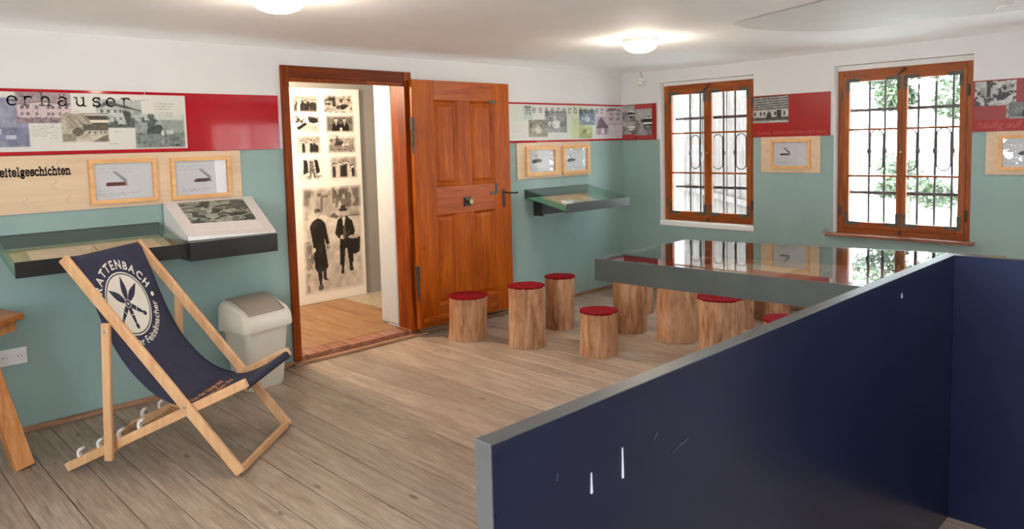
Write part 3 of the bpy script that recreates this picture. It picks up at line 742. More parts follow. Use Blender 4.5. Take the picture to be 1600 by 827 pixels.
# ------------------------------------------------------------------ doorway and hall behind it
t1 = sempty('trim_1', (-3.43, 0, 0), 'dark brown wooden door frame with worn threshold', 'door frame')
for xa, xb in ((-4.006, -3.946), (-2.928, -2.856)):
    MB().box(xa, xb, -.022, .17, .03, 2.20).build('jamb', 'frame', t1, .004)
MB().box(-3.946, -2.928, -.020, .17, 2.115, 2.20).build('head', 'frameH', t1, .004)
MB().box(-3.946, -2.928, -.012, .02, 2.085, 2.118).build('head_bead', 'frame', t1, .004)
MB().box(-3.986, -2.874, -.005, .15, .0, .058).build('threshold', 'sillwood', t1, .006)
MB().box(-4.02, -2.78, -.05, -.006, .0, .022).build('threshold_strip', 'base', t1, .004)
MB().box(-3.946, -2.928, .15, .44, .02, .060).build('threshold_board', 'hallfloor', t1, .004)
for z in (1.30, 1.34): MB().cyl((-3.952, .04, z), (-3.930, .04, z), .009).build('strike', 'iron', t1)
# rounded plaster reveal on the far side of the right jamb
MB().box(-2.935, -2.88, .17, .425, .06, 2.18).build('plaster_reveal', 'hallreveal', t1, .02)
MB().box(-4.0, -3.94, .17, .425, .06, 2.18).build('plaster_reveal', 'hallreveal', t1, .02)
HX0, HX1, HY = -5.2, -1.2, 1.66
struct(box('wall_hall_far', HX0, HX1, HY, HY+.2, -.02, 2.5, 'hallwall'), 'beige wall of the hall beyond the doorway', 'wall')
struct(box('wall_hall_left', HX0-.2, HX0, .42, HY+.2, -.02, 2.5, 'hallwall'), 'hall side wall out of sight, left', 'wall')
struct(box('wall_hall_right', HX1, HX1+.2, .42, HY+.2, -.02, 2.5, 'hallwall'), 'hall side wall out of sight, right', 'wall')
struct(box('ceiling_hall', HX0, HX1, .42, HY, 2.42, 2.5, 'plaster'), 'ceiling of the hall beyond the doorway', 'ceiling')
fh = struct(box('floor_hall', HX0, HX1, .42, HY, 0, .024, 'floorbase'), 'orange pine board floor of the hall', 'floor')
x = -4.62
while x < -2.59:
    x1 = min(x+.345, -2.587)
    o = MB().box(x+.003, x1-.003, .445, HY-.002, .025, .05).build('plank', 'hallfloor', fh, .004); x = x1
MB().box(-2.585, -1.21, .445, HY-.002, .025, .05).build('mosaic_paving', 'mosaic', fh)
# photo board leaning flat on the hall wall
hb = thing('photo_board', (-2.68, HY-.03, .05), 'tall white board of old photographs behind the doorway', 'photo board')
k_ = .969; HXf = lambda x: -6.57+(x+6.57)*k_; HZf = lambda z: 1.6+(z-1.6)*k_
box('board', -3.12, -2.295, HY-.030, HY-.006, .05, 2.19, 'paper', hb, .002)
sh = Sheet(-3.115, -2.30, .055, 2.185, 165, (.91, .895, .87))
cols = ((-2.942, -2.659), (-2.583, -2.248)); rows = ((2.137, 1.962), (1.93, 1.755), (1.725, 1.545), (1.50, 1.275))
fns = ((lambda u, v, s: ph_group(u, v, s, 11), 31), (lambda u, v, s: ph_picnic(u, v, s), 33), (ph_street, 35), (ph_two_seated, 37), (lambda u, v, s: ph_group(u, v, s, 6), 39), (lambda u, v, s: ph_farm(u, v, s), 41), (ph_men_walk, 43), (lambda u, v, s: ph_group(u, v, s, 9), 45))
for r, (zt, zb) in enumerate(rows):
    for c, (xa, xb) in enumerate(cols):
        dx = .015*r; fn, sd = fns[r*2+c]
        sh.photo(HXf(xa+dx), HXf(xb+dx*.6), HZf(zb), HZf(zt), fn, 'warm', .035, sd)
        sh.scribble(HXf(xa+dx), HXf(xa+dx)+.10, HZf(zb)-.022, HZf(zb)-.014, 1, (.4, .35, .3), .6)
sh.photo(HXf(-2.88), HXf(-2.19), HZf(.10), HZf(1.19), ph_portrait, 'warm', .05, 20)
sh.build('photographs', lambda u, v, d: (u, HY-.030-d, v), .0015, 'printmatt', hb)
# hall lamp: warm ceiling fitting that throws light through the doorway
hl = thing('hall_lamp', (-3.88, 1.00, 2.42), 'round ceiling lamp of the hall, hidden behind the door head', 'ceiling lamp')
MB().lathe((-3.88, 1.00, 2.42), [(.02, -.11), (.09, -.10), (.13, -.06), (.14, -.015), (.14, -.0)]).build('shade', 'lamp', hl, smooth=50)
d = bpy.data.lights.new('hall_bulb', 'POINT'); d.energy = 125; d.color = (1, .81, .60); d.shadow_soft_size = .06
o = bpy.data.objects.new('hall_bulb', d); COL.objects.link(o); o.location = (-3.88, 1.00, 2.24)

# door leaf folded back flat against the wall
DY0, DY1 = -.078, -.034
dl = sempty('door_1', (-2.88, -.056, .07), 'open orange-brown panelled wooden door folded back against the wall', 'door')
XL, XR, ZB, ZT = -2.896, -1.795, .062, 2.138
def dpart(n, x0, x1, z0, z1, mat, y0=DY0, y1=DY1, bev=.003): return MB().box(x0, x1, y0, y1, z0, z1).build(n, mat, dl, bev)
dpart('stile', XL, -2.672, ZB, ZT, 'door'); dpart('stile', -1.992, XR, ZB, ZT, 'door')
dpart('rail', -2.672, -1.992, 1.975, ZT, 'doorH'); dpart('rail', -2.672, -1.992, 1.005, 1.243, 'doorH'); dpart('rail', -2.672, -1.992, ZB, .235, 'doorH')
dpart('mullion', -2.42, -2.272, 1.243, 1.975, 'door'); dpart('mullion', -2.45, -2.255, .235, 1.005, 'door')
for x0, x1, z0, z1 in ((-2.672, -2.42, 1.243, 1.975), (-2.272, -1.992, 1.243, 1.975), (-2.672, -2.45, .235, 1.005), (-2.255, -1.992, .235, 1.005)):
    i, b = .022, .05
    ys_ = (DY0+.004, DY0+.022, DY0+.022, DY0+.013)
    ins = (0, .020, .026, .055)
    V = []; F = []
    for k in range(4):
        e = ins[k]; V += [(x0+e, ys_[k], z0+e), (x1-e, ys_[k], z0+e), (x1-e, ys_[k], z1-e), (x0+e, ys_[k], z1-e)]
    for k in range(3): F += [(k*4+j, k*4+(j+1) % 4, k*4+4+(j+1) % 4, k*4+4+j) for j in range(4)]
    F.append((12, 13, 14, 15))
    n0 = len(V); V += [(x0, DY1-.006, z0), (x1, DY1-.006, z0), (x1, DY1-.006, z1), (x0, DY1-.006, z1)]
    F += [(n0+3, n0+2, n0+1, n0)]+[(j, (j+1) % 4, n0+(j+1) % 4, n0+j) for j in range(4)]
    mesh('panel', V, F, 'door', dl)
MB().box(-2.86, -2.25, DY0-.012, DY0+.002, .105, .150).build('kick_strip', 'doorH', dl, .004)
for zc in (1.70, .47):
    m = MB(); m.cyl((-2.905, DY0-.008, zc-.10), (-2.905, DY0-.008, zc+.02), .012); m.cyl((-2.905, DY0-.008, zc+.02), (-2.905, DY0-.008, zc+.13), .016); m.cyl((-2.905, DY0-.008, zc-.17), (-2.905, DY0-.008, zc-.10), .006, .011)
    m.build('hinge', 'iron', dl, smooth=40)
lk = MB().box(-2.372, -2.298, DY0-.016, DY0+.001, 1.060, 1.140).build('latch_box', 'iron', dl, .003)
MB().cyl((-2.325, DY0-.05, 1.10), (-2.325, DY0-.014, 1.10), .022, .012).build('turn_knob', 'brass', lk, .002, smooth=40)
pl_ = MB().box(-1.905, -1.873, DY0-.006, DY0+.001, 1.015, 1.180).build('lock_plate', 'iron', dl, .005)
MB().tube([(-1.889, DY0-.004, 1.150), (-1.889, DY0-.045, 1.150), (-1.87, DY0-.05, 1.147), (-1.78, DY0-.05, 1.142), (-1.765, DY0-.05, 1.142)], [.008, .008, .009, .008, .012]).build('lever_handle', 'iron', pl_, smooth=50)
MB().cyl((-1.889, DY0-.010, 1.06), (-1.889, DY0-.004, 1.06), .006).build('keyhole', 'sockhole', pl_)
def latch_plate(name, x, z, up):
    m = MB().box(x-.075, x+.02, DY0-.006, DY0+.001, z-.012, z+.012)
    if up: m.box(x-.004, x+.020, DY0-.006, DY0+.001, z, z+.085)
    return m.build(name, 'bracket', dl, .003)
latch_plate('bolt_plate', -1.985, 1.155, True); latch_plate('bolt_plate', -1.975, 1.972, False)

# ------------------------------------------------------------------ windows
def window(name, y_l, y_r, z0, z1, gl, label):
    """frame outer edges y_l > y_r; gl = ((L0, L1), (R0, R1), zb, zt, muntin z's)"""
    r = sempty(name, (.11, (y_l+y_r)/2, z0), label, 'window')
    fx0, fx1 = .075, .150
    (l0, l1), (r0, r1), zb, zt, mz = gl
    t = .048
    for a, b in ((y_l, y_l-t), (y_r+t, y_r)): MB().box(fx0, fx1, b, a, z0, z1).build('frame_post', 'winwood', r, .004)
    MB().box(fx0, fx1, y_r+t, y_l-t, z1-.06, z1).build('frame_head', 'winwoodH', r, .004)
    MB().box(fx0, fx1, y_r+t, y_l-t, z0, z0+.05).build('frame_sill', 'winwoodH', r, .004)
    mid = (l1+r0)/2
    MB().box(.085, .30, y_r-.02, y_l+.02, z1-.001, z1+.06).build('lintel_fill', 'plaster', r)
    for s, (a0, a1, g0, g1) in enumerate(((y_l-t+.004, mid+.001, l0, l1), (mid-.001, y_r+t-.004, r0, r1))):
        sx0, sx1 = .062+.004*s, .105; zt_, zb_ = z1-.052, z0+.045
        m = MB().box(sx0, sx1, g0, a0, zb_, zt_).box(sx0, sx1, a1, g1, zb_, zt_)
        sa = m.build('sash', 'winwood', r, .004)
        for za, zc in ((zt, zt_), (zb_, zb)): MB().box(sx0+.0005, sx1-.0005, g1, g0, za, zc).build('sash_rail', 'winwoodH', sa, .003)
        for z in mz: MB().box(sx0+.006, sx1-.008, g1, g0, z-.009, z+.009).build('muntin', 'winwoodH', sa, .003)
        zs = [zb]+[q for z in sorted(mz) for q in (z-.009, z+.009)]+[zt]
        for k in range(3): MB().box(sx1-.022, sx1-.018, g1-.003, g0+.003, zs[2*k]-.003, zs[2*k+1]+.003).build('pane', 'pane', sa)
        c = .098; w = .030
        for yy, sy in ((g0+.012, -1), (g1-.012, 1)):
            for zz, sz in ((zb-.012, 1), (zt+.012, -1)):
                m = MB(); ya, yb = sorted((yy-sy*w/2, yy+sy*w/2)); za, zc = sorted((zz-sz*w/2, zz+sz*c))
                m.box(sx0-.003, sx0+.001, ya, yb, za, zc)
                ya, yb = sorted((yy+sy*w/2, yy+sy*c)); za, zc = sorted((zz-sz*w/2, zz+sz*w/2)); m.box(sx0-.003, sx0+.001, ya, yb, za, zc)
                m.build('corner_bracket', 'bracket', sa, .001)
        hy = y_l-t/2-.012 if s == 0 else y_r+t/2+.012
        for zz in (z1-.22, z0+.20):
            MB().cyl((fx0-.008, hy, zz-.05), (fx0-.008, hy, zz+.04), .010).build('hinge', 'iron', sa, smooth=40)
    MB().cyl((.045, mid, (z0+z1)/2), (.066, mid, (z0+z1)/2), .011).build('knob', 'brass', r, smooth=40)
    MB().bar((.055, mid-.03, z1-.012), (.058, mid+.04, z1-.075), .014, .012, (1, 0, 0)).build('catch', 'iron', r, .002)
    MB().box(.056, .066, mid-.012, mid+.012, z0+.012, z0+.045).build('catch', 'iron', r, .002)
    return r
window('window_1', -.500, -1.530, .745, 2.150, ((-.597, -.977), (-1.060, -1.441), .845, 2.050, (1.245, 1.653)), 'two-leaf wooden window nearest the corner, boards outside')
window('window_2', -2.304, -3.340, .735, 2.148, ((-2.402, -2.789), (-2.863, -3.245), .838, 2.046, (1.238, 1.637)), 'two-leaf wooden window at the right, greenery outside')
window('window_added', -4.118, -5.152, .745, 2.150, ((-4.214, -4.594), (-4.677, -5.058), .845, 2.050, (1.245, 1.653)), 'added two-leaf window farther right, unseen, for more daylight')  # unseen extra window, added to bring daylight in from the right
s1 = struct(mesh('trim_2', *(lambda m: (m.v, m.f))(MB().box(-.012, .15, -1.548, -.488, .690, .748)), 'plaster'), 'white plaster sill under the corner window', 'window sill')
bv = s1.modifiers.new('b', 'BEVEL'); bv.width = .012; bv.segments = 3
s2 = struct(mesh('trim_3', *(lambda m: (m.v, m.f))(MB().box(-.055, .15, -3.388, -2.246, .712, .738)), 'sillwood'), 'brown wooden sill board under the right window', 'window sill')
bv = s2.modifiers.new('b', 'BEVEL'); bv.width = .005; bv.segments = 2
m = MB()
for a in range(5): m.cyl((-.006, -2.252+.010*a, .742+.018*math.sin(a*.9)), (.02, -2.252+.010*a, .745+.022*math.sin(a*.9)), .014, .010, 8)
m.build('chipped_plaster', 'hallwall', s2, smooth=60)

def grille(label, bars, ya, yb, z0, z1, hz, gx=.30):
    r = thing('window_grille', (gx, (ya+yb)/2, z0), label, 'grille', 'wrought iron window grilles')
    for y in bars: MB().cyl((gx, y, z0), (gx, y, z1), .0105, n=8).build('upright', 'grille', r, smooth=50)
    for z in hz: MB().box(gx-.004, gx+.004, yb, ya, z-.014, z+.014).build('crossbar', 'grille', r, .002)
    for y in bars:
        for z in (1.445,): MB().lathe((gx, y, z), [(.011, -.026), (.018, -.014), (.021, 0), (.018, .014), (.011, .026)], 10).build('collar', 'grille', r, smooth=60)
    for p, q in ((bars[0], bars[1]), (bars[2]+.130, bars[2]), (bars[3], bars[4])):
        c = (p+q)/2; hw = abs(p-q)/2-.012
        pts = [(gx-.004, c+hw*math.cos(a), 1.58+hw*math.sin(a)) for a in np.linspace(0, PI, 12)]+[(gx-.004, c+hw*math.cos(a), 1.33+hw*math.sin(a)) for a in np.linspace(PI, 2*PI, 12)]
        MB().tube(pts+[pts[0]], .0060, 6).build('oval', 'grille', r, smooth=50)
    return r
grille('dark iron grille outside the corner window', (-.672, -.795, -1.063, -1.192, -1.324), -.485, -1.543, .722, 2.182, (1.085, 1.808))
grille('dark iron grille outside the right window', (-2.486, -2.615, -2.881, -3.013, -3.141), -2.30, -3.352, .738, 2.188, (1.078, 1.808))

# outside
sky_screen = thing('sky_screen', (-4, -10.2, -.25), 'added unseen board screen hiding the sky behind the south windows', 'sky_screen')
MB().box(-10, 3, -11.2, -10.2, -.25, 2.6).build('wall', 'sky_screen', sky_screen)  # unseen block added to keep bright sky out of the glass reflections
MB().prism([(-10.2, -9.9, 2.6), (-10.2, -11.5, 2.6), (-10.2, -10.7, 3.6)], (13.4, 0, 0)).build('roof', 'sillwood', sky_screen)
gr = struct(MB().box(.45, 30, -16, 14, -.35, -.25).box(-20, .45, -16, -6.95, -.35, -.25).box(-20, -8.95, -6.95, 14, -.35, -.25).build('ground', 'grass'), 'pale lawn and gravel outside the windows', 'ground')
sd = thing('plank_shed', (2.0, .4, -.25), 'weathered plank wall of a shed outside the corner window', 'shed')
y = -.58; k = 0
while y < 1.9:
    w = (.15, .17, .13, .16, .18)[k % 5]
    MB().box(2.0-.012*(k % 2), 2.03, y, y+w-.008, -.25, 3.6).build('board', 'shed', sd, .003); y += w; k += 1
MB().box(2.03, 2.06, -.56, 1.9, 2.5, 2.6).build('batten', 'shed', sd)
MB().box(2.03, 2.06, -.56, 1.9, .5, .6).build('batten', 'shed', sd)
MB().bar((1.96, -.56, .74), (1.96, 1.3, 1.12), .02, .07, (1, 0, 0)).build('rail', 'shed', sd)
def tree(label, c, crown, seed, n, leaf, trunk_h):
    r = random.Random(seed)
    t = thing('tree', (c[0], c[1], -.25), label, 'tree', 'trees outside the right window')
    MB().tube([(c[0], c[1], -.25), (c[0]+.03, c[1]+.04, trunk_h*.5), (c[0], c[1], trunk_h)], [.10, .08, .04] if trunk_h > 1 else [.03, .02, .015], 8).build('trunk', 'bark', t, smooth=60)
    V = []; F = []
    for i in range(n):
        cl = crown[r.randrange(len(crown))]
        while True:
            p = Vector((r.uniform(-1, 1), r.uniform(-1, 1), r.uniform(-1, 1)))
            if p.length < 1: break
        p = Vector(cl[:3])+Vector((p.x*cl[3], p.y*cl[3], p.z*cl[3]*.7))
        a = Vector((r.gauss(0, 1), r.gauss(0, 1), r.gauss(0, 1))).normalized(); b = a.orthogonal().normalized()
        s = leaf*r.uniform(.6, 1.3); k = len(V)
        V += [p-a*s, p+b*s*.45, p+a*s, p-b*s*.45]; F.append((k, k+1, k+2, k+3))
    o = mesh('crown', V, F, 'leaf', t); o['kind'] = 'stuff'
tree('leafy green tree with high crown outside the right window', (7.2, -2.9), [(6.8, -1.5, 2.75, .75), (6.6, -.9, 2.9, .7), (6.4, -1.7, 2.1, .5), (7.0, -.2, 2.7, .5), (6.5, -2.2, 2.9, .8), (6.9, -.5, 2.2, .35)], 3, 4200, .07, 2.6)
tree('low round green bush outside the right window', (6.3, -.95), [(6.2, -1.0, .75, .38), (6.2, -.75, 1.05, .32), (6.3, -1.35, .62, .34), (6.4, -.60, .70, .25)], 5, 1500, .06, .6)
tree('big leafy tree outside to the right, glimpsed only in reflections', (4.9, -4.9), [(4.6, -4.4, .6, .8), (4.4, -4.9, 1.6, .9), (4.8, -4.1, 1.9, .8), (4.5, -5.4, 2.6, .9), (4.9, -4.6, 2.9, .8)], 8, 5000, .08, 2.2)
tree('leafy tree outside the window behind the viewer', (-11.0, -2.4), [(-10.6, -2.2, 1.0, .8), (-10.7, -1.5, 1.7, .8), (-10.6, -2.8, 1.9, .9), (-10.8, -2.0, 2.7, .9), (-10.6, -1.2, .6, .7)], 9, 5000, .08, 2.0)
# ------------------------------------------------------------------ partition and glass-topped display table
PZ = 1.10
pt = thing('partition', (-4.5, -4.08, 0), 'dark navy waist-high partition with grey edges in the foreground', 'partition')
MB().box(-5.768, -3.180, -4.097, -4.060, 0, PZ-.001).build('long_panel', 'navy', pt)
MB().box(-3.217, -3.180, -5.05, -4.0975, 0, PZ-.001).build('return_panel', 'navy', pt)
MB().box(-5.7695, -3.1785, -4.0985, -4.0585, PZ-.001, PZ+.0015).build('top_edge', 'edge', pt, .001)
MB().box(-3.2185, -3.1785, -5.05, -4.0986, PZ-.001, PZ+.0010).build('top_edge', 'navy', pt, .001)
MB().box(-3.2185, -3.1785, -5.0525, -5.0495, 0, PZ).build('end_edge', 'edge', pt, .001)
MB().box(-5.7705, -5.7675, -4.0985, -4.0585, 0, PZ).build('end_edge', 'edge', pt, .001)
m = MB()
def drip(x, z0, z1, w):
    yy = -4.0978; n = 10; pts = []
    for k in range(n+1):
        f = k/n; r = w*(.35+.65*f**1.5) if f < .92 else w*.75
        pts.append((r, z1+(z0-z1)*f))
    poly = [(x-r, yy, z) for r, z in pts]+[(x+r, yy, z) for r, z in pts[::-1]]
    return MB().prism(poly, (0, -.0016, 0))
drip(-5.513, .926, .967, .0035).build('paint_drip', 'drip', pt); drip(-5.415, .923, .986, .0030).build('paint_drip', 'drip', pt)
drip(-3.818, 1.025, 1.042, .004).build('paint_drip', 'drip', pt); drip(-5.61, .985, 1.0, .002).build('paint_drip', 'scuff', pt)
for x, z, a, l in ((-5.22, .925, .5, .022), (-5.19, .93, .35, .016), (-5.30, .975, 1.0, .012)):
    MB().bar((x-l*math.cos(a), -4.0980, z-l*math.sin(a)*.6), (x+l*math.cos(a), -4.0980, z+l*math.sin(a)*.6), .0008, .005, (0, 1, 0)).build('scuff', 'scuff', pt)

TZ0, TZ1 = .844, .963
q = [(-3.472, -2.438), (-2.534, -2.408), (-2.165, -4.055), (-3.366, -4.055)]
dt = thing('display_table', (-2.9, -3.3, TZ0), 'grey steel display table with reflecting glass top beside the partition', 'display case')
def quad_in(q, e):
    c = Vector((sum(p[0] for p in q)/4, sum(p[1] for p in q)/4)); return [tuple(Vector(p)+(c-Vector(p)).normalized()*e) for p in q]
qi = quad_in(q, .012)
for k, nm in enumerate(('end_plate', 'side_plate', 'end_plate', 'side_plate')):
    a, b = q[k], q[(k+1) % 4]; ai, bi = qi[k], qi[(k+1) % 4]
    MB().prism([(*a, TZ0), (*b, TZ0), (*bi, TZ0), (*ai, TZ0)], (0, 0, TZ1-TZ0-.0005)).build(nm, 'metal2', dt)
MB().prism([(*p, TZ0+.001) for p in qi], (0, 0, .012)).build('bottom_plate', 'metal2', dt)
MB().prism([(*p, TZ0+.0135) for p in quad_in(q, .016)], (0, 0, .006)).build('liner', 'terracotta', dt)
MB().prism([(*p, TZ1-.008) for p in quad_in(q, .013)], (0, 0, .0075)).build('glass_top', 'tableglass', dt)
MB().box(-3.05, -2.45, -4.0585, -4.050, .30, TZ0+.05).build('wall_bracket', 'metal2', dt)
def card(name, x, y, z, sx, sy, ang, mat, label, cat, th=.006):
    c, s = math.cos(ang), math.sin(ang)
    pts = [(x+c*a-s*b, y+s*a+c*b, z) for a, b in ((-sx/2, -sy/2), (sx/2, -sy/2), (sx/2, sy/2), (-sx/2, sy/2))]
    m = MB().prism(pts, (0, 0, th)); return tag(m.build(name, mat, None, .001, at=(x, y, z)), label, cat)
zl = TZ0+.020
card('booklet', -2.92, -2.60, zl, .42, .20, .02, 'felt', 'flat red booklet at the far left inside the glass-topped table', 'booklet', .02)
card('paper_sheet', -3.25, -2.58, zl, .16, .18, .05, 'paper', 'small white sheet at the left corner inside the glass-topped table', 'paper', .004)
card('paper_sheet', -2.95, -3.02, zl, .66, .36, .03, 'parch', 'wide tan sheet in the middle of the glass-topped table', 'paper', .004)
card('booklet', -2.75, -3.55, zl, .60, .34, -.03, 'redB', 'dull red album at the right inside the glass-topped table', 'booklet', .02)
card('paper_sheet', -3.20, -3.45, zl, .20, .30, .02, 'paper', 'white sheet beside the dull red album in the glass-topped table', 'paper', .004)

# ------------------------------------------------------------------ log stools
def stool(label, x, y, r, h, seed, flare=0.0, pad=True, lobes=3):
    rn = random.Random(seed)
    t = thing('log_stool', (x, y, 0), label, 'stool', 'red-topped log stools')
    ph = [rn.uniform(0, 6.28) for _ in range(8)]; amp = [rn.uniform(.014, .034) for _ in range(4)]
    def rad(a, f):
        v = 1+amp[0]*math.sin(lobes*a+ph[0]+f*1.2)+amp[1]*math.sin(5*a+ph[1]-f)+amp[2]*.5*math.sin(9*a+ph[2]+2*f)+amp[3]*.35*math.sin(14*a+ph[3]+f*3)
        v += .012*math.sin(f*4+ph[4])+flare*(1-f)**2.5+.008*math.sin(f*11+2*a+ph[5])
        return r*v
    n, K = 44, 14; V = []; F = []
    lx, ly = rn.uniform(-.012, .012), rn.uniform(-.012, .012)
    for k in range(K+1):
        f = k/K
        for i in range(n):
            a = 2*PI*i/n; q_ = rad(a, f); V.append((x+lx*f+q_*math.cos(a), y+ly*f+q_*math.sin(a), h*f))
    F = [(k*n+i, k*n+(i+1) % n, (k+1)*n+(i+1) % n, (k+1)*n+i) for k in range(K) for i in range(n)]
    F += [tuple(range(n))[::-1], tuple(range(K*n, K*n+n))]
    o = mesh('log', V, F, 'log', t); auto_smooth(o, 50)
    V = []; n2 = 64
    for dz, e in ((-.005, .003), (.004, .006), (.007, -.002)):
        for i in range(n2):
            a = 2*PI*i/n2; jag = rn.uniform(-.003, .005) if dz < 0 else rn.uniform(-.001, .002)
            q_ = rad(a, 1)+e+jag; V.append((x+lx+q_*math.cos(a), y+ly+q_*math.sin(a), h+dz+(rn.uniform(-.003, .002) if dz < 0 else 0)))
    V.append((x+lx, y+ly, h+.008))
    F = [(k*n2+i, k*n2+(i+1) % n2, (k+1)*n2+(i+1) % n2, (k+1)*n2+i) for k in range(2) for i in range(n2)]+[(2*n2+i, 2*n2+(i+1) % n2, 3*n2) for i in range(n2)]
    mesh('felt_pad', V, F, 'felt', t)
stool('short red-topped log stool right in front of the open door', -2.634, -.382, .155, .352, 1, .03)
stool('tall log stool with red top, second from the door', -2.467, -.912, .140, .474, 2, .08)
stool('tall red-topped log stool nearest the teal wall, third from the door', -1.887, -.741, .124, .443, 3, .0)
stool('short red-topped log stool standing nearest in front of the glass table', -2.296, -1.498, .139, .330, 4, .03)
stool('log stool below the left corner of the glass table, top hidden', -1.591, -1.26, .140, .47, 5, .0)
stool('knotty dark-streaked log stool below the glass table, second under it', -1.549, -1.701, .160, .47, 6, .04, lobes=2)
stool('thick log stool with red top showing under the glass table edge', -1.676, -2.162, .160, .414, 7, .02)
stool('log stool mostly hidden behind the two stools under the glass table', -1.00, -.92, .140, .45, 8, .02)
stool('log stool half hidden behind the thick one under the table', -.90, -1.86, .135, .45, 9, .05)
stool('pale knotty log stool seen farthest right below the glass table', -.47, -1.96, .150, .50, 10, .02)
stool('low log stool whose red top just shows over the partition edge', -1.72, -2.70, .150, .34, 11, .02)

# ------------------------------------------------------------------ poster boards
def typed(word, u, v, size, t, pitch=None, cond=1.0):
    items = []
    for ch in word:
        wd = GL[ch][0]*size*cond; g = stroke_glyph(ch, size, t); g = ([(a*cond, b) for a, b in g[0]], g[1])
        items.append(shifted(g, u+((pitch-wd)/2 if pitch else 0), v)); u += pitch if pitch else wd+.055*size*cond
    return items
def letters(P, items, d, mat, parent):
    for it in items: flat2d('letter', P, [it], d, mat, parent)
PAPER = (.80, .78, .75)
b1 = thing('poster_board', (-5.5, 0, 1.60), 'long glossy red board with white photo strip left of the doorway', 'poster board')
box('board', -7.4, -4.035, -.014, -.001, 1.600, 1.980, 'red', b1, .002)
sh = Sheet(-6.9, -4.688, 1.622, 1.962, 300, PAPER)
sh.photo(-5.99, -5.573, 1.648, 1.93, ph_village, 'blue', .010, 51)
sh.photo(-5.632, -5.351, 1.783, 1.964, ph_building, 'pink', .008, 52)
sh.photo(-5.221, -4.958, 1.755, 1.93, ph_house, 'green', .008, 54)
sh.photo(-5.411, -5.156, 1.67, 1.843, ph_road, 'sepia', .010, 53)
sh.photo(-5.005, -4.70, 1.628, 1.843, ph_farm, 'green', .010, 55)
sh.photo(-6.45, -6.05, 1.65, 1.93, ph_mountain, 'sepia', .010, 57); sh.photo(-6.85, -6.5, 1.68, 1.95, ph_house, 'pink', .010, 58)
sh.block(-4.885, -4.712, 1.810, 1.922, (.78, .77, .73), .8)
sh.scribble(-5.562, -5.447, 1.705, 1.770, 6, (.5, .5, .48), .6); sh.scribble(-5.47, -5.41, 1.69, 1.78, 6, (.5, .5, .48), .5, 5)
sh.scribble(-4.875, -4.73, 1.865, 1.915, 3, (.4, .45, .42), .7, 6); sh.scribble(-4.86, -4.73, 1.815, 1.855, 3, (.4, .45, .42), .7, 7)
sh.scribble(-4.97, -4.91, 1.925, 1.932, 1, (.3, .3, .3), .7); sh.scribble(-5.16, -5.10, 1.655, 1.662, 1, (.3, .3, .3), .7); sh.scribble(-5.12, -5.08, 1.73, 1.737, 1, (.3, .3, .3), .7); sh.scribble(-5.34, -5.31, 1.85, 1.857, 1, (.3, .3, .3), .7)
ps = sh.build('photo_strip', PA, .0148, 'print', b1)
# spaced typewriter title (its beginning lies outside the picture)
it = []
for ch, u in zip('Messererhäuser', (-6.15, -6.06, -5.975, -5.895, -5.815, -5.735, -5.647, -5.576, -5.484, -5.392, -5.301, -5.214, -5.135, -5.051)):
    s_ = .100; it.append(shifted(stroke_glyph(ch, s_, .085), u-GL[ch][0]*s_/2, 1.887))
letters(PA, it, .0156, 'ink', ps)
box('seam', -4.936, -4.934, -.0152, -.001, 1.963, 1.980, 'paper', b1)

b2 = thing('poster_board', (-1.1, 0, 1.60), 'white photo strip with red borders between the open door and the corner', 'poster board')
box('board', -2.70, -.004, -.014, -.001, 1.600, 1.980, 'red', b2, .002)
sh = Sheet(-2.60, -.006, 1.618, 1.964, 190, (.79, .78, .75))
sh.photo(-1.68, -1.39, 1.791, 1.953, lambda u, v, s: .75+.12*vn(u, v, 10, 12, s), 'pale', .012, 61, .8)
sh.photo(-1.55, -1.42, 1.83, 1.95, ph_facade, 'green', .01, 62, .7)
sh.photo(-1.478, -1.206, 1.649, 1.819, ph_chapel, 'sepia', .008, 63)
sh.photo(-1.247, -.923, 1.688, 1.905, ph_chapel, 'grey', .008, 64, .85)
sh.block(-.91, -.50, 1.63, 1.955, (.76, .79, .70), .8)
sh.photo(-.849, -.73, 1.628, 1.837, lambda u, v, s: .6+.3*vn(u, v, 6, 18, s), 'lime', .01, 65, .7)
sh.photo(-.734, -.476, 1.763, 1.923, ph_chapel, 'steel', .008, 66)
sh.photo(-.733, -.523, 1.625, 1.764, ph_farm, 'lime', .008, 67)
sh.block(-.47, -.01, 1.622, 1.955, (.77, .72, .74), .7)
sh.photo(-.467, -.248, 1.661, 1.855, ph_roofs, 'mauve', .008, 68); sh.photo(-.299, -.012, 1.766, 1.944, ph_facade, 'mauve', .008, 69, .9)
sh.scribble(-1.70, -1.50, 1.64, 1.78, 8, (.55, .55, .53), .4); sh.scribble(-.24, -.04, 1.65, 1.75, 6, (.55, .5, .52), .4, 9); sh.scribble(-1.18, -.95, 1.635, 1.675, 2, (.55, .55, .53), .4, 10)
ps = sh.build('photo_strip', PA, .0148, 'print', b2)
letters(PA, typed('Messererhäuser', -1.525, 1.887, .086, .085, .0862), .0156, 'ink', ps)

b3 = thing('poster_board', (0, -.23, 1.60), 'small dull red board with two landscape photos beside the corner', 'poster board')
box('board', -.014, -.001, -.456, -.016, 1.597, 1.978, 'redB', b3, .002)
sh = Sheet(.018, .408, 1.640, 1.972, 180, (.62, .20, .18))
sh.photo(.016, .186, 1.80, 1.97, ph_mountain, 'grey', .002, 71); sh.photo(.016, .186, 1.66, 1.80, ph_mountain, 'grey', .002, 72); sh.photo(.190, .408, 1.645, 1.925, ph_mountain, 'grey', .004, 73)
ps = sh.build('photo_print', PB, .0148, 'print', b3)
v, f, w = font_mesh('gesteirt  gearbeitet', .030); flat2d('caption', PB, [shifted((v, f), .03, 1.612, .40/max(w, .01))], .0148, 'palered', b3)['kind'] = 'stuff'

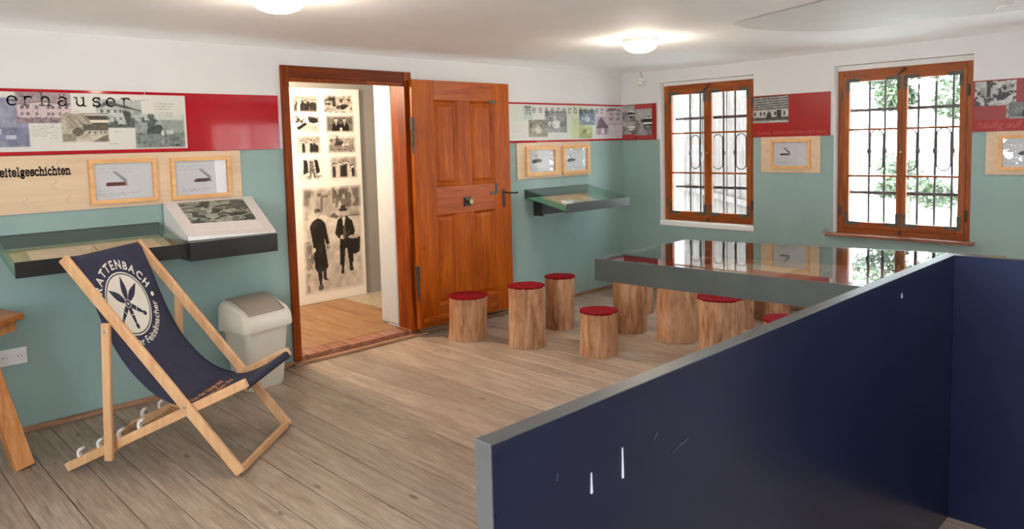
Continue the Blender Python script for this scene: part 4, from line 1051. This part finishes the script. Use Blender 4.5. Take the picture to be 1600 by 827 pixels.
b4 = thing('poster_board', (0, -1.9, 1.60), 'dull red board with timber house photo between the two windows', 'poster board')
box('board', -.014, -.001, -2.270, -1.545, 1.594, 1.978, 'redB', b4, .002)
sh = Sheet(1.549, 1.893, 1.724, 1.968, 200, (.5, .5, .5)); sh.photo(1.548, 1.894, 1.723, 1.969, ph_timber, 'grey', .002, 74)
sh.build('photo_print', PB, .0148, 'print', b4)
v, f, w = font_mesh('Arbeit. Gaber traf man sich nach', .050, 0, .3); flat2d('caption', PB, [shifted((v, f), 1.585, 1.617, .655/w)], .0148, 'palered', b4)['kind'] = 'stuff'

b5 = thing('poster_board', (0, -3.8, 1.60), 'dull red board with picnic photo right of the right window', 'poster board')
box('board', -.014, -.001, -4.085, -3.356, 1.594, 1.980, 'redB', b5, .002)
sh = Sheet(3.366, 3.980, 1.680, 1.974, 190, (.545, .155, .145))
sh.photo(3.366, 3.637, 1.787, 1.973, ph_picnic, 'grey', .003, 75); sh.photo(3.575, 3.637, 1.690, 1.80, ph_picnic, 'grey', .003, 77); sh.photo(3.597, 3.98, 1.684, 1.808, ph_two_seated, 'grey', .003, 76)
sh.build('photo_print', PB, .0148, 'print', b5)
v, f, w = font_mesh('häufig auf dem Weg', .058, 0, .3); flat2d('caption', PB, [shifted((v, f), 3.385, 1.618, .60/w)], .0148, 'palered', b5)['kind'] = 'stuff'

# ------------------------------------------------------------------ plywood backing boards and framed knife prints
p1 = thing('plywood_panel', (-5.3, 0, 1.27), 'long birch plywood panel lettered in black below the red board', 'panel')
box('sheet', -6.9, -4.333, -.012, -.001, 1.266, 1.598, 'ply', p1, .001)
letters(PA, typed('Feitelgeschichten', -5.758, 1.484, .062, .17, None, .645), .0128, 'black', p1)
def crack(pts, w):
    v = []; 
    for k, (a, b) in enumerate(pts): h = w*(.3+.7*math.sin(PI*(k+.5)/len(pts))); v += [(a-h, b), (a+h, b)]
    return v, [(2*k, 2*k+1, 2*k+3, 2*k+2) for k in range(len(pts)-1)]
rc = random.Random(4)
for x, z1, z0 in ((-5.50, 1.56, 1.47), (-5.44, 1.575, 1.52), (-5.47, 1.46, 1.39), (-5.62, 1.37, 1.30), (-5.40, 1.36, 1.31), (-5.33, 1.57, 1.555)):
    pts = [(x+.012*math.sin(k*.9)+rc.uniform(-.006, .006), z1+(z0-z1)*k/9) for k in range(10)]
    flat2d('grain_flaw', PA, [crack(pts, .0018)], .0124, 'taupe', p1)
p2 = thing('plywood_panel', (-1.1, 0, 1.25), 'birch plywood panel with two framed prints near the corner', 'panel')
box('sheet', -1.640, -.556, -.012, -.001, 1.249, 1.598, 'ply', p2, .001)
p3 = thing('plywood_panel', (0, -1.9, 1.26), 'small birch plywood panel between the two windows', 'panel')
box('sheet', -.012, -.001, -2.186, -1.627, 1.262, 1.593, 'ply', p3, .001)
p4 = thing('plywood_panel', (0, -3.8, 1.26), 'birch plywood panel cut off at the right picture edge', 'panel')
box('sheet', -.012, -.001, -4.06, -3.450, 1.266, 1.593, 'ply', p4, .001)
def knife(sh, cx, cy, s, kind):
    R = (lambda a, b: (cx+a*s, cy+b*s))
    if kind in (0, 1, 4):
        hcol = (.42, .10, .11) if kind == 0 else (.28, .10, .10)
        sh.poly([R(-.5, -.28), R(-.45, -.14), R(.40, -.14), R(.45, -.18), R(.42, -.33), R(-.42, -.33)] if kind != 1 else [R(-.5, -.24), R(-.3, -.14), R(.42, -.12), R(.42, -.30), R(-.4, -.32)], hcol)
        sh.poly([R(.38, -.14), R(.46, -.14), R(.50, -.32), R(.40, -.34)], (.62, .60, .56))
        sh.poly([R(.44, -.16), R(.46, -.04), R(-.02, .36), R(-.20, .38), R(.30, -.12)], (.56, .56, .57) if kind != 4 else (.35, .34, .33))
    else:
        sh.poly([R(-.5, -.05), R(-.3, .10), R(.2, .12), R(.5, .05), R(.35, -.08), R(-.35, -.14)], (.26, .22, .24)); sh.poly([R(-.3, .14), R(-.05, .42), R(.12, .14), R(.02, .15), R(-.06, .32)], (.62, .62, .60))
def framed(name_label, P, u0, u1, v0, v1, kind, kx, ky, ks, fw=.024, seed=1):
    c = P((u0+u1)/2, v0, .012); t = thing('framed_print', c, name_label, 'framed print', 'framed knife prints')
    d0, d1 = .0122, .034
    outer = [(u0, v0), (u1, v0), (u1, v1), (u0, v1)]; inner = [(u0+fw, v0+fw), (u1-fw, v0+fw), (u1-fw, v1-fw), (u0+fw, v1-fw)]
    for k in range(4):
        a, b, c2, d2 = outer[k], outer[(k+1) % 4], inner[(k+1) % 4], inner[k]
        V = [P(*p, d) for d in (d0, d1) for p in (a, b, c2, d2)]
        mesh('moulding', V, [(3, 2, 1, 0), (4, 5, 6, 7), (0, 1, 5, 4), (1, 2, 6, 5), (2, 3, 7, 6), (3, 0, 4, 7)], 'pine', t)
    sh = Sheet(u0+fw-.002, u1-fw+.002, v0+fw-.002, v1-fw+.002, 300, (.84, .82, .84))
    sh.scribble(u0+fw+.03, u1-fw-.04, v1-fw-.065, v1-fw-.025, 2, (.6, .6, .62), .4, seed)
    sh.scribble(u0+fw+.02, u0+fw+.06, v0+fw+.052, v0+fw+.060, 1, (.5, .5, .5), .6, seed+1)
    sh.scribble(u0+fw+.02, u1-fw-.06, v0+fw+.018, v0+fw+.042, 2, (.5, .5, .52), .55, seed+2)
    knife(sh, kx, ky, ks, kind)
    sh.build('print', P, .016, 'print', t)
    a, b = P(u0+fw-.001, v0+fw-.001, .020), P(u1-fw+.001, v1-fw+.001, .023)
    lo = [min(p, q_) for p, q_ in zip(a, b)]; hi = [max(p, q_) for p, q_ in zip(a, b)]
    MB().box(lo[0], hi[0], lo[1], hi[1], lo[2], hi[2]).build('glass', 'frameglass', t)
framed('pine frame with red-handled knife print, left of the lettered panel\'s pair', PA, -5.284, -4.896, 1.292, 1.564, 0, -5.130, 1.440, .128)
framed('pine frame with dark red knife print, nearest the doorway', PA, -4.808, -4.416, 1.289, 1.561, 1, -4.602, 1.435, .125, seed=4)
framed('pine frame left of the two near the corner', PA, -1.528, -1.094, 1.276, 1.559, 2, -1.372, 1.420, .155, .034, seed=7)
framed('pine frame right of the two near the corner, reflecting leaves', PA, -1.006, -.594, 1.270, 1.561, 3, -.868, 1.412, .14, .034, seed=10)
framed('single pine-framed knife print between the two windows', PB, 1.728, 2.098, 1.300, 1.566, 4, 1.865, 1.455, .10, seed=13)
framed('pine-framed print cut off at the right picture edge', PB, 3.536, 3.92, 1.300, 1.562, 2, 3.72, 1.43, .13, seed=16)

# ------------------------------------------------------------------ sloping glass vitrines on the door wall
def vitrine(label, x0, x1, yf=-.540, zf=1.036):
    """box of sloping glass between a back plate (z 1.064..1.150) and a front plate (z .951..1.034 at y -.54)"""
    t = thing('wall_vitrine', ((x0+x1)/2, 0, 1.0), label, 'display case', 'sloping wall vitrines')
    yb = -.004
    zt = lambda y: 1.152+(y/yf)*(zf-1.152); zb = lambda y: zt(y)-.085
    MB().prism([(x0, yb, zb(yb)), (x0, yb-.006, zb(yb)), (x0, yb-.006, zt(yb)), (x0, yb, zt(yb))], (x1-x0, 0, 0)).build('back_plate', 'metal', t)
    MB().prism([(x0, yf+.006, zb(yf)), (x0, yf, zb(yf)), (x0, yf, zt(yf)), (x0, yf+.006, zt(yf))], (x1-x0, 0, 0)).build('front_plate', 'metal', t)
    g = .005
    MB().prism([(x0, yb-.006, zt(yb)-g), (x0, yf+.006, zt(yf)-g), (x0, yf+.006, zt(yf)), (x0, yb-.006, zt(yb))], (x1-x0, 0, 0)).build('glass_top', 'vittop', t)
    MB().prism([(x0, yb-.006, zb(yb)), (x0, yf+.006, zb(yf)), (x0, yf+.006, zb(yf)+g), (x0, yb-.006, zb(yb)+g)], (x1-x0, 0, 0)).build('glass_floor', 'vitglass', t)
    for xx in (x0, x1-g):
        MB().prism([(xx, yb-.006, zb(yb)+g), (xx, yf+.006, zb(yf)+g), (xx, yf+.006, zt(yf)-g), (xx, yb-.006, zt(yb)-g)], (g, 0, 0)).build('glass_side', 'vitglass', t)
    return t, zb
t, zb = vitrine('sloping glass vitrine with black edges on the wall near the corner', -1.540, -.600)
MB().prism([(-1.417, -.0, .890), (-1.417, -.0, 1.060), (-1.417, -.10, 1.042), (-1.417, -.12, .890)], (.012, 0, 0)).build('bracket', 'metal', t)
MB().box(-1.417, -.72, -.012, -.001, .890, 1.062).build('bracket_plate', 'metal', t)
MB().prism([(-1.53, -.02, zb(-.02)+.006), (-1.53, -.52, zb(-.52)+.006), (-1.53, -.52, zb(-.52)+.010), (-1.53, -.02, zb(-.02)+.010)], (.92, 0, 0)).build('liner', 'greencard', t)
def sloped_sheet(name, x0, x1, y0, y1, lift, th, mat, label, cat, skew=0.0):
    z = lambda y: zb(y)+.0105+lift
    pts = [(x0, y0, z(y0)), (x1, y0+skew, z(y0+skew)), (x1, y1+skew, z(y1+skew)), (x0, y1, z(y1))]
    return tag(MB().prism(pts, (0, 0, th)).build(name, mat, None, .001, at=((x0+x1)/2, (y0+y1)/2, z(y0))), label, cat)
sloped_sheet('open_book', -1.40, -.86, -.10, -.46, 0, .018, 'parch', 'tan open book lying in the vitrine near the corner', 'book')
sloped_sheet('photo_card', -1.28, -1.02, -.22, -.40, .0195, .003, 'kraft', 'olive picture card on the tan book in the corner vitrine', 'card')
t, zb = vitrine('sloping glass vitrine with black edges left of the white picture stand', -5.775, -4.895, -.462, 1.047)
MB().prism([(-5.765, -.02, zb(-.02)+.006), (-5.765, -.45, zb(-.45)+.006), (-5.765, -.45, zb(-.45)+.010), (-5.765, -.02, zb(-.02)+.010)], (.86, 0, 0)).build('liner', 'kraft', t)
MB().box(-5.60, -4.95, -.012, -.001, .930, 1.062).build('bracket_plate', 'metal', t)
sloped_sheet('open_book', -5.66, -5.325, -.12, -.44, 0, .014, 'parch', 'left page block of tan papers in the left vitrine', 'book')
sloped_sheet('open_book', -5.318, -4.98, -.12, -.44, 0, .014, 'parch', 'right page block of tan papers in the left vitrine', 'book')
# dark shelf box with the white picture stand
tag(box('wall_shelf', -4.890, -4.333, -.500, -.001, .940, 1.053, 'metal', None, .002, at=(-4.61, -.25, .94)), 'dark steel shelf box under the white picture stand', 'shelf')
st = thing('picture_stand', (-4.58, -.2, 1.054), 'white sloping stand with a dark landscape picture on the shelf', 'stand')
bl, br, fr, fl_ = (-4.868, -.02), (-4.275, -.02), (-4.318, -.452), (-4.868, -.410)
zb0, zf, zk = 1.054, 1.078, 1.276
V = [(*bl, zb0), (*br, zb0), (*fr, zb0), (*fl_, zb0), (*bl, zk), (*br, zk), (*fr, 1.061), (*fl_, 1.082)]
o = mesh('wedge', V, [(3, 2, 1, 0), (4, 5, 6, 7), (0, 1, 5, 4), (1, 2, 6, 5), (2, 3, 7, 6), (3, 0, 4, 7)], 'paper', st)
bv = o.modifiers.new('b', 'BEVEL'); bv.width = .003; bv.segments = 2
def PS(u, v, d):
    A, B_, C_, D_ = (Vector(V[k]) for k in (7, 6, 5, 4)); p = (A*(1-u)+B_*u)*(1-v)+(D_*(1-u)+C_*u)*v; nrm = (B_-A).cross(D_-A).normalized(); return tuple(p+nrm*d)
sh = Sheet(0, 1, 0, 1, 130, (.83, .80, .78)); sh.photo(.13, .875, .335, .935, ph_aerial, 'aerial', .004, 21)
sh.block(.13, .89, .10, .325, (.86, .83, .81)); sh.scribble(.15, .84, .13, .30, 5, (.62, .6, .6), .5, 12)
sh.build('print', PS, .0030, 'print', st)
# ------------------------------------------------------------------ deck chair
FN = Vector((-5.097, -1.532, 0)); LAT = Vector((.75353637, .65740622, 0)); FWD = Vector((.65740622, -.75353637, 0)); CW = .645
dc = thing('deck_chair', FN+LAT*CW/2-FWD*.4, 'folding beech deck chair with navy printed canvas sling', 'deck chair')
def CH(s, w, z): return FN+FWD*s+LAT*w+Vector((0, 0, z))
def rail(name, a, b, w, t, h, mat='beech', bev=.006):
    return MB().bar(CH(a[0], w, a[1]), CH(b[0], w, b[1]), t, h, LAT).build(name, mat, dc, bev, seg=3)
for w, g in ((.015, 1), (CW-.015, -1)):
    r_ = rail('long_rail', (-.010, .018), (-.852, 1.094), w, .026, .050)
    wi = w+g*.030
    r2 = rail('seat_rail', (-.935, .022), (.030, .462), wi, .026, .046)
    wo = w-g*.028
    r3 = rail('prop_leg', (-.668, .085), (-.637, .775), wo, .026, .042)
    for s_, z_, q_ in ((-.276, .352, w-g*.014), (-.639, .737, wo-g*.014)):
        MB().cyl(CH(s_, q_, z_), CH(s_, q_-g*.004, z_), .009, .006, 10).build('screw', 'steel', dc, smooth=50)
    sl = Vector((.965, .44)).normalized()
    for s_ in (-.840, -.732, -.622, -.512):
        z_ = .022+(s_+.935)*.44/.965+.030
        pts = []
        for a in np.linspace(10, 180, 12):
            rr = .027; c_, d_ = math.cos(math.radians(a+60)), math.sin(math.radians(a+60)); pts.append((c_*rr*sl.x-d_*rr*sl.y, c_*rr*sl.y+d_*rr))
        m = MB()
        for (x0, y0), (x1, y1) in zip(pts[:-1], pts[1:]): m.bar(CH(s_+x0, wi, z_+y0), CH(s_+x1, wi, z_+y1), .020, .013, LAT)
        m.build('notch_hook', 'hook', dc)
bar = lambda n, s_, z_, a, b, t=.024, h=.034: MB().bar(CH(s_, a, z_), CH(s_, b, z_), t, h, FWD).build(n, 'beech', dc, .005, seg=3)
bar('top_bar', -.838, 1.066, .026, CW-.026); bar('foot_bar', -.014, .030, .028, CW-.028, .022, .040); bar('prop_bar', -.668, .128, -.02, CW+.02, .024, .028)
bar('seat_bar', .012, .440, .056, CW-.056, .026, .036); bar('rear_bar', -.90, .04, .058, CW-.058, .020, .03)
prof = np.array([(-.858, 1.060), (-.856, 1.082), (-.838, 1.092), (-.815, 1.080), (-.782, 1.0), (-.745, .906), (-.708, .80), (-.664, .69), (-.608, .582), (-.54, .490), (-.455, .407), (-.371, .360), (-.29, .340), (-.222, .343), (-.12, .381), (-.02, .442), (.012, .463), (.032, .452), (.030, .425)])
seg_ = np.r_[0, np.cumsum(np.linalg.norm(np.diff(prof, axis=0), axis=1))]
def crom(t):
    i = int(np.clip(np.searchsorted(seg_, t)-1, 0, len(prof)-2)); f = (t-seg_[i])/(seg_[i+1]-seg_[i])
    p0, p1, p2, p3 = prof[max(i-1, 0)], prof[i], prof[i+1], prof[min(i+2, len(prof)-1)]
    m1 = (p2-p0)*.5; m2 = (p3-p1)*.5
    return (2*f**3-3*f**2+1)*p1+(f**3-2*f**2+f)*m1+(-2*f**3+3*f**2)*p2+(f**3-f**2)*m2
T0 = float(seg_[3])-.0234          # arc length measured from the top edge, as the print is laid out
def SL(w, t, d):
    t = t+T0; p = crom(t); q_ = crom(t+.004); tg = (q_-p); tg = tg/np.linalg.norm(tg); nr = np.array((-tg[1], tg[0]))
    if nr[1] < 0 and nr[0] < 0: nr = -nr
    sag = -.012*math.sin(PI*np.clip((w-.05)/(CW-.1), 0, 1))*math.sin(PI*np.clip(t/seg_[-1], 0, 1))
    p = p+nr*(d+sag); return CH(float(p[0]), w, float(p[1]))
nw, nt_ = 13, 70; ts = np.linspace(-T0, float(seg_[-1])-T0-.001, nt_); ws = np.linspace(.045, CW-.045, nw)
Vv = [SL(w, t, 0) for t in ts for w in ws]; Ff = [(j*nw+i, j*nw+i+1, (j+1)*nw+i+1, (j+1)*nw+i) for j in range(nt_-1) for i in range(nw-1)]
slg = mesh('sling', Vv, Ff, 'sling', dc, smooth=True); sm = slg.modifiers.new('s', 'SOLIDIFY'); sm.thickness = .0016; sm.offset = 0
for wa in (ws[0]+.004, ws[-1]-.004):
    MB().tube([SL(wa, t, .0015) for t in ts[4:-4]], .0028, 6).build('hem', 'sling', slg, smooth=60)
# print on the canvas: round emblem of open knives
LC = (.303, .318)
def logo(name, items, mat, d=.0022):
    V = []; F = []
    for v, f in items:
        n = len(V); V += [SL(LC[0]+a, LC[1]-b, d) for a, b in v]; F += [tuple(i+n for i in q_) for q_ in f]
    return mesh(name, V, F, mat, slg)
def ring(r0, r1, n=64, a0=0, a1=360):
    v = []; 
    for k in range(n+1):
        a = math.radians(a0+(a1-a0)*k/n); v += [(r0*math.cos(a), r0*math.sin(a)), (r1*math.cos(a), r1*math.sin(a))]
    return v, [(2*k, 2*k+1, 2*k+3, 2*k+2) for k in range(n)]
items = []
for k in range(8): items.append(ring(.1625*k/8+1e-4, .1625*(k+1)/8, 64))
logo('emblem_disc', items, 'offwhite'); logo('emblem_ring', [ring(.1695, .177, 64)], 'offwhite')
def rot(pts, a, r0=0.0):
    c, s = math.cos(a), math.sin(a); return [(c*(x+r0)-s*y, s*(x+r0)+c*y) for x, y in pts]
def strip(pts_hi, pts_lo): n = len(pts_hi); return pts_hi+pts_lo, [(i, i+1, n+i+1, n+i) for i in range(n-1)]
kn = []
OFF = (-.004, .001)
def shift(vf): return ([(a+OFF[0], b+OFF[1]) for a, b in vf[0]], vf[1])
for a in (38, 84, 140):
    hi = [(.020, .008), (.045, .017), (.072, .022), (.10, .018), (.153, .0005)]; lo = [(x, -y) for x, y in hi]
    v, f = strip(hi, lo); kn.append(shift((rot(v, math.radians(a)), f)))
for a in (220, 271, 323):
    for x0, x1, h0, h1 in ((.022, .062, .013, .013), (.067, .104, .013, .008)):
        v, f = strip([(x0, h0), (x1, h1)], [(x0, -h0), (x1, -h1)]); kn.append(shift((rot(v, math.radians(a)), f)))
    v, f = strip([(.104, .008), (.112, .006)], [(.104, -.008), (.112, -.006)]); kn.append(shift((rot(v, math.radians(a)), f)))
    v, f = ring(1e-4, .0125, 16); kn.append(shift((rot([(x*1.3, y) for x, y in v], math.radians(a), .128), f)))
kn.append(shift(ring(.0075, .020, 28)))
logo('emblem_knives', kn, 'sling', .0034); logo('emblem_hub', [shift(ring(1e-4, .0045, 16)), shift(ring(.020, .0235, 28))], 'offwhite', .0042)
def arc_text(text, R0, size, a0, a1, inward, bold):
    """letters spread by their widths between angles a0..a1 (degrees); inward = bottom text read counter-clockwise"""
    gl = [font_mesh(c, size, bold) if c != ' ' else ([], [], size*.22) for c in text]
    ws_ = [g[2]+size*.06 for g in gl]; tot = sum(ws_); out = []; acc = 0
    for (v, f, w), wd in zip(gl, ws_):
        a = math.radians(a0+(a1-a0)*(acc+wd/2)/tot); acc += wd
        th = a-PI/2 if not inward else a+PI/2
        c, s = math.cos(th), math.sin(th); vv = []
        for x, y in v:
            x -= w/2; px, py = R0*math.cos(a), R0*math.sin(a); vv.append((px+c*x-s*y, py+s*x+c*y))
        out.append((vv, f))
    return out
for it in arc_text('TRATTENBACH', .196, .066, 170, 14, False, .0016): logo('letter', [it], 'offwhite')
logo('lettering', arc_text('Tal der Feitelmacher', .232, .058, 222, 352, True, .0008), 'offwhite')['kind'] = 'stuff'
for sx in (.222, -.222): logo('emblem_dot', [([(x+sx, y+.008) for x, y in ring(1e-4, .0135, 20)[0]], ring(1e-4, .0135, 20)[1])], 'offwhite')
def seat_text(name, text, w0, t0, width):
    v, f, w = font_mesh(text, .05, .0012); k = width/w
    V = [SL(w0+a*k, t0-b*k, .0022) for a, b in v]; o = mesh(name, V, f, 'orange', slg); o['kind'] = 'stuff'; return o
seat_text('slogan', 'Von der Länge aus', .118, .975, .335); seat_text('slogan', 'im Leben alte', .235, 1.018, .255)

# ------------------------------------------------------------------ swing-lid bin
bc = Vector((-4.388, -.235, 0)); ba = math.radians(13)
bn = thing('waste_bin', bc, 'cream swing-lid waste bin with taupe flap by the doorway', 'waste bin')
def rrect(w, d, r, n=6):
    pts = []
    for cx, cy, a0 in ((w/2-r, d/2-r, 0), (-w/2+r, d/2-r, 90), (-w/2+r, -d/2+r, 180), (w/2-r, -d/2+r, 270)):
        for k in range(n+1):
            a = math.radians(a0+90*k/n); pts.append((cx+r*math.cos(a), cy+r*math.sin(a)))
    return pts
def loft(name, secs, mat, cap0=True, cap1=True, bev=0):
    V = []; n = len(secs[0][0])
    for pts, zf in secs:
        for x, y in pts:
            X, Y_ = bc.x+x*math.cos(ba)-y*math.sin(ba), bc.y+x*math.sin(ba)+y*math.cos(ba); V.append((X, Y_, zf(x, y) if callable(zf) else zf))
    F = [(k*n+i, k*n+(i+1) % n, (k+1)*n+(i+1) % n, (k+1)*n+i) for k in range(len(secs)-1) for i in range(n)]
    if cap0: F.append(tuple(range(n))[::-1])
    if cap1: F.append(tuple(range((len(secs)-1)*n, len(secs)*n)))
    o = mesh(name, V, F, mat, bn); auto_smooth(o, 35); return o
loft('body', [(rrect(.27, .215, .055), .0), (rrect(.285, .23, .055), .012), (rrect(.355, .275, .05), .425)], 'cream')
# humped lid: high at the back, low at the front
ztop = lambda x, y: .486+.122*math.sin(PI/2*np.clip((y+.155)/.25, 0, 1))-.05*max(0, (y-.08)/.07)**2
loft('lid', [(rrect(.372, .292, .05), .412), (rrect(.400, .315, .05), .408), (rrect(.404, .320, .05), .425), (rrect(.398, .314, .05), lambda x, y: ztop(x, y)-.028), (rrect(.372, .292, .05), lambda x, y: ztop(x, y)-.004), (rrect(.345, .268, .045), ztop), (rrect(.26, .20, .04), ztop), (rrect(.16, .12, .03), ztop), (rrect(.06, .05, .015), ztop)], 'cream', cap1=True)
V = []; F = []; nx, ny = 9, 14
for j in range(ny+1):
    for i in range(nx+1):
        x, y = -.145+.290*i/nx, -.122+.238*j/ny; X, Y_ = bc.x+x*math.cos(ba)-y*math.sin(ba), bc.y+x*math.sin(ba)+y*math.cos(ba); V.append((X, Y_, ztop(x, y)+.0025))
F = [(j*(nx+1)+i, j*(nx+1)+i+1, (j+1)*(nx+1)+i+1, (j+1)*(nx+1)+i) for j in range(ny) for i in range(nx)]
o = mesh('flap', V, F, 'taupe', bn, smooth=True); sm = o.modifiers.new('s', 'SOLIDIFY'); sm.thickness = .006; sm.offset = 0

# ------------------------------------------------------------------ timber table cut by the left picture edge
tb = thing('timber_table', (-6.2, -.7, 0), 'orange-brown timber table with slanted square leg at left edge', 'table')
cnr = Vector((-5.733, -.378)); e1 = Vector((-.055, .30)).normalized(); e2 = Vector((-.715, -.70)).normalized()
e1 = Vector((-.07, .28)).normalized(); e2 = Vector((-.715, -.70)).normalized()
pts = [cnr, cnr+e1*.26, cnr+e1*.26+e2*1.25, cnr+e2*1.25]
MB().prism([(p.x, p.y, .733) for p in pts], (0, 0, .028)).build('table_top', 'topwood', tb, .004)
MB().prism([(p.x, p.y, .673) for p in (cnr+(e1+e2)*.04, cnr+e1*.20+e2*.04, cnr+e1*.20+e2*1.18, cnr+e1*.04+e2*1.18)], (0, 0, .0595)).build('apron', 'tablewood', tb, .004)
lb = Vector((-5.822, -.560, 0)); 
for b0, t0 in ((lb, Vector((-5.955, -.47, .66))), (Vector((-6.35, -1.05, 0)), Vector((-6.28, -.92, .66)))):
    MB().bar(b0, t0, .085, .085, Vector((1, .1, 0))).build('leg', 'tablewood', tb, .004)

# ------------------------------------------------------------------ small wall fittings
so = thing('double_socket', (-5.735, 0, .40), 'white double wall socket behind the timber table', 'socket')
MB().box(-5.812, -5.668, -.010, -.001, .405, .500).build('plate', 'socket', so, .004)
for xc in (-5.776, -5.704):
    g = MB().lathe((0, 0, 0), [(.033, 0), (.033, .006), (.026, .008), (.022, .003)], 24)
    o = mesh('outlet', [(xc+x, -.009-z, .4525+y) for x, y, z in g.v], g.f, 'socket', so); auto_smooth(o, 40)
    for dx in (-.0095, .0095): MB().cyl((xc+dx, -.0125, .4525), (xc+dx, -.0115, .4525), .0032, n=10).build('hole', 'sockhole', o)
    for dz in (-.018, .018): MB().box(xc-.003, xc+.003, -.0155, -.012, .4525+dz-.003, .4525+dz+.003).build('earth_clip', 'steel', o)
ms = thing('motion_sensor', (0, -.285, 2.19), 'small white motion sensor high beside the corner window', 'sensor')
MB().box(-.03, -.001, -.318, -.252, 2.205, 2.245).build('housing', 'socket', ms, .006)
MB().lathe((-.045, -.285, 2.172), [(.008, 0), (.026, .008), (.033, .026), (.030, .044), (.012, .050)], 20).build('eye', 'cream', ms, smooth=60)
MB().tube([(-.008, -.278, 2.245), (-.010, -.272, 2.28), (-.008, -.258, 2.32), (-.012, -.245, 2.345), (-.010, -.238, 2.36)], .0042, 8).build('cable', 'taupe', ms, smooth=60)

# ------------------------------------------------------------------ ceiling lamps
def lamp(label, x, y, power):
    z = ceil_z(x, y)
    t = thing('ceiling_lamp', (x, y, z), label, 'ceiling lamp', 'opal glass ceiling lamps')
    MB().lathe((x, y, z), [(.060, -.030), (.130, -.028), (.138, -.012), (.138, -.001)], 32).build('base_plate', 'socket', t, smooth=40)
    MB().lathe((x, y, z), [(.012, -.104), (.060, -.100), (.100, -.085), (.124, -.060), (.130, -.040), (.118, -.030)], 32).build('glass_shade', 'lamp', t, smooth=60)
    d = bpy.data.lights.new('bulb', 'POINT'); d.energy = power; d.color = (1, .88, .74); d.shadow_soft_size = .09
    o = bpy.data.objects.new('bulb', d); COL.objects.link(o); o.location = (x, y, z-.20)
lamp('lit opal ceiling lamp above the glass-topped table', -1.79, -1.545, 9)
lamp('lit opal ceiling lamp at the top picture edge above the deck chair', -4.79, -1.55, 9)
for x, y, w_ in ((-7.75, -4.75, 'behind the viewer'),):
    lamp('added opal fill lamp out of view, '+w_, x, y, 12)  # fill lamp added out of view to brighten the room
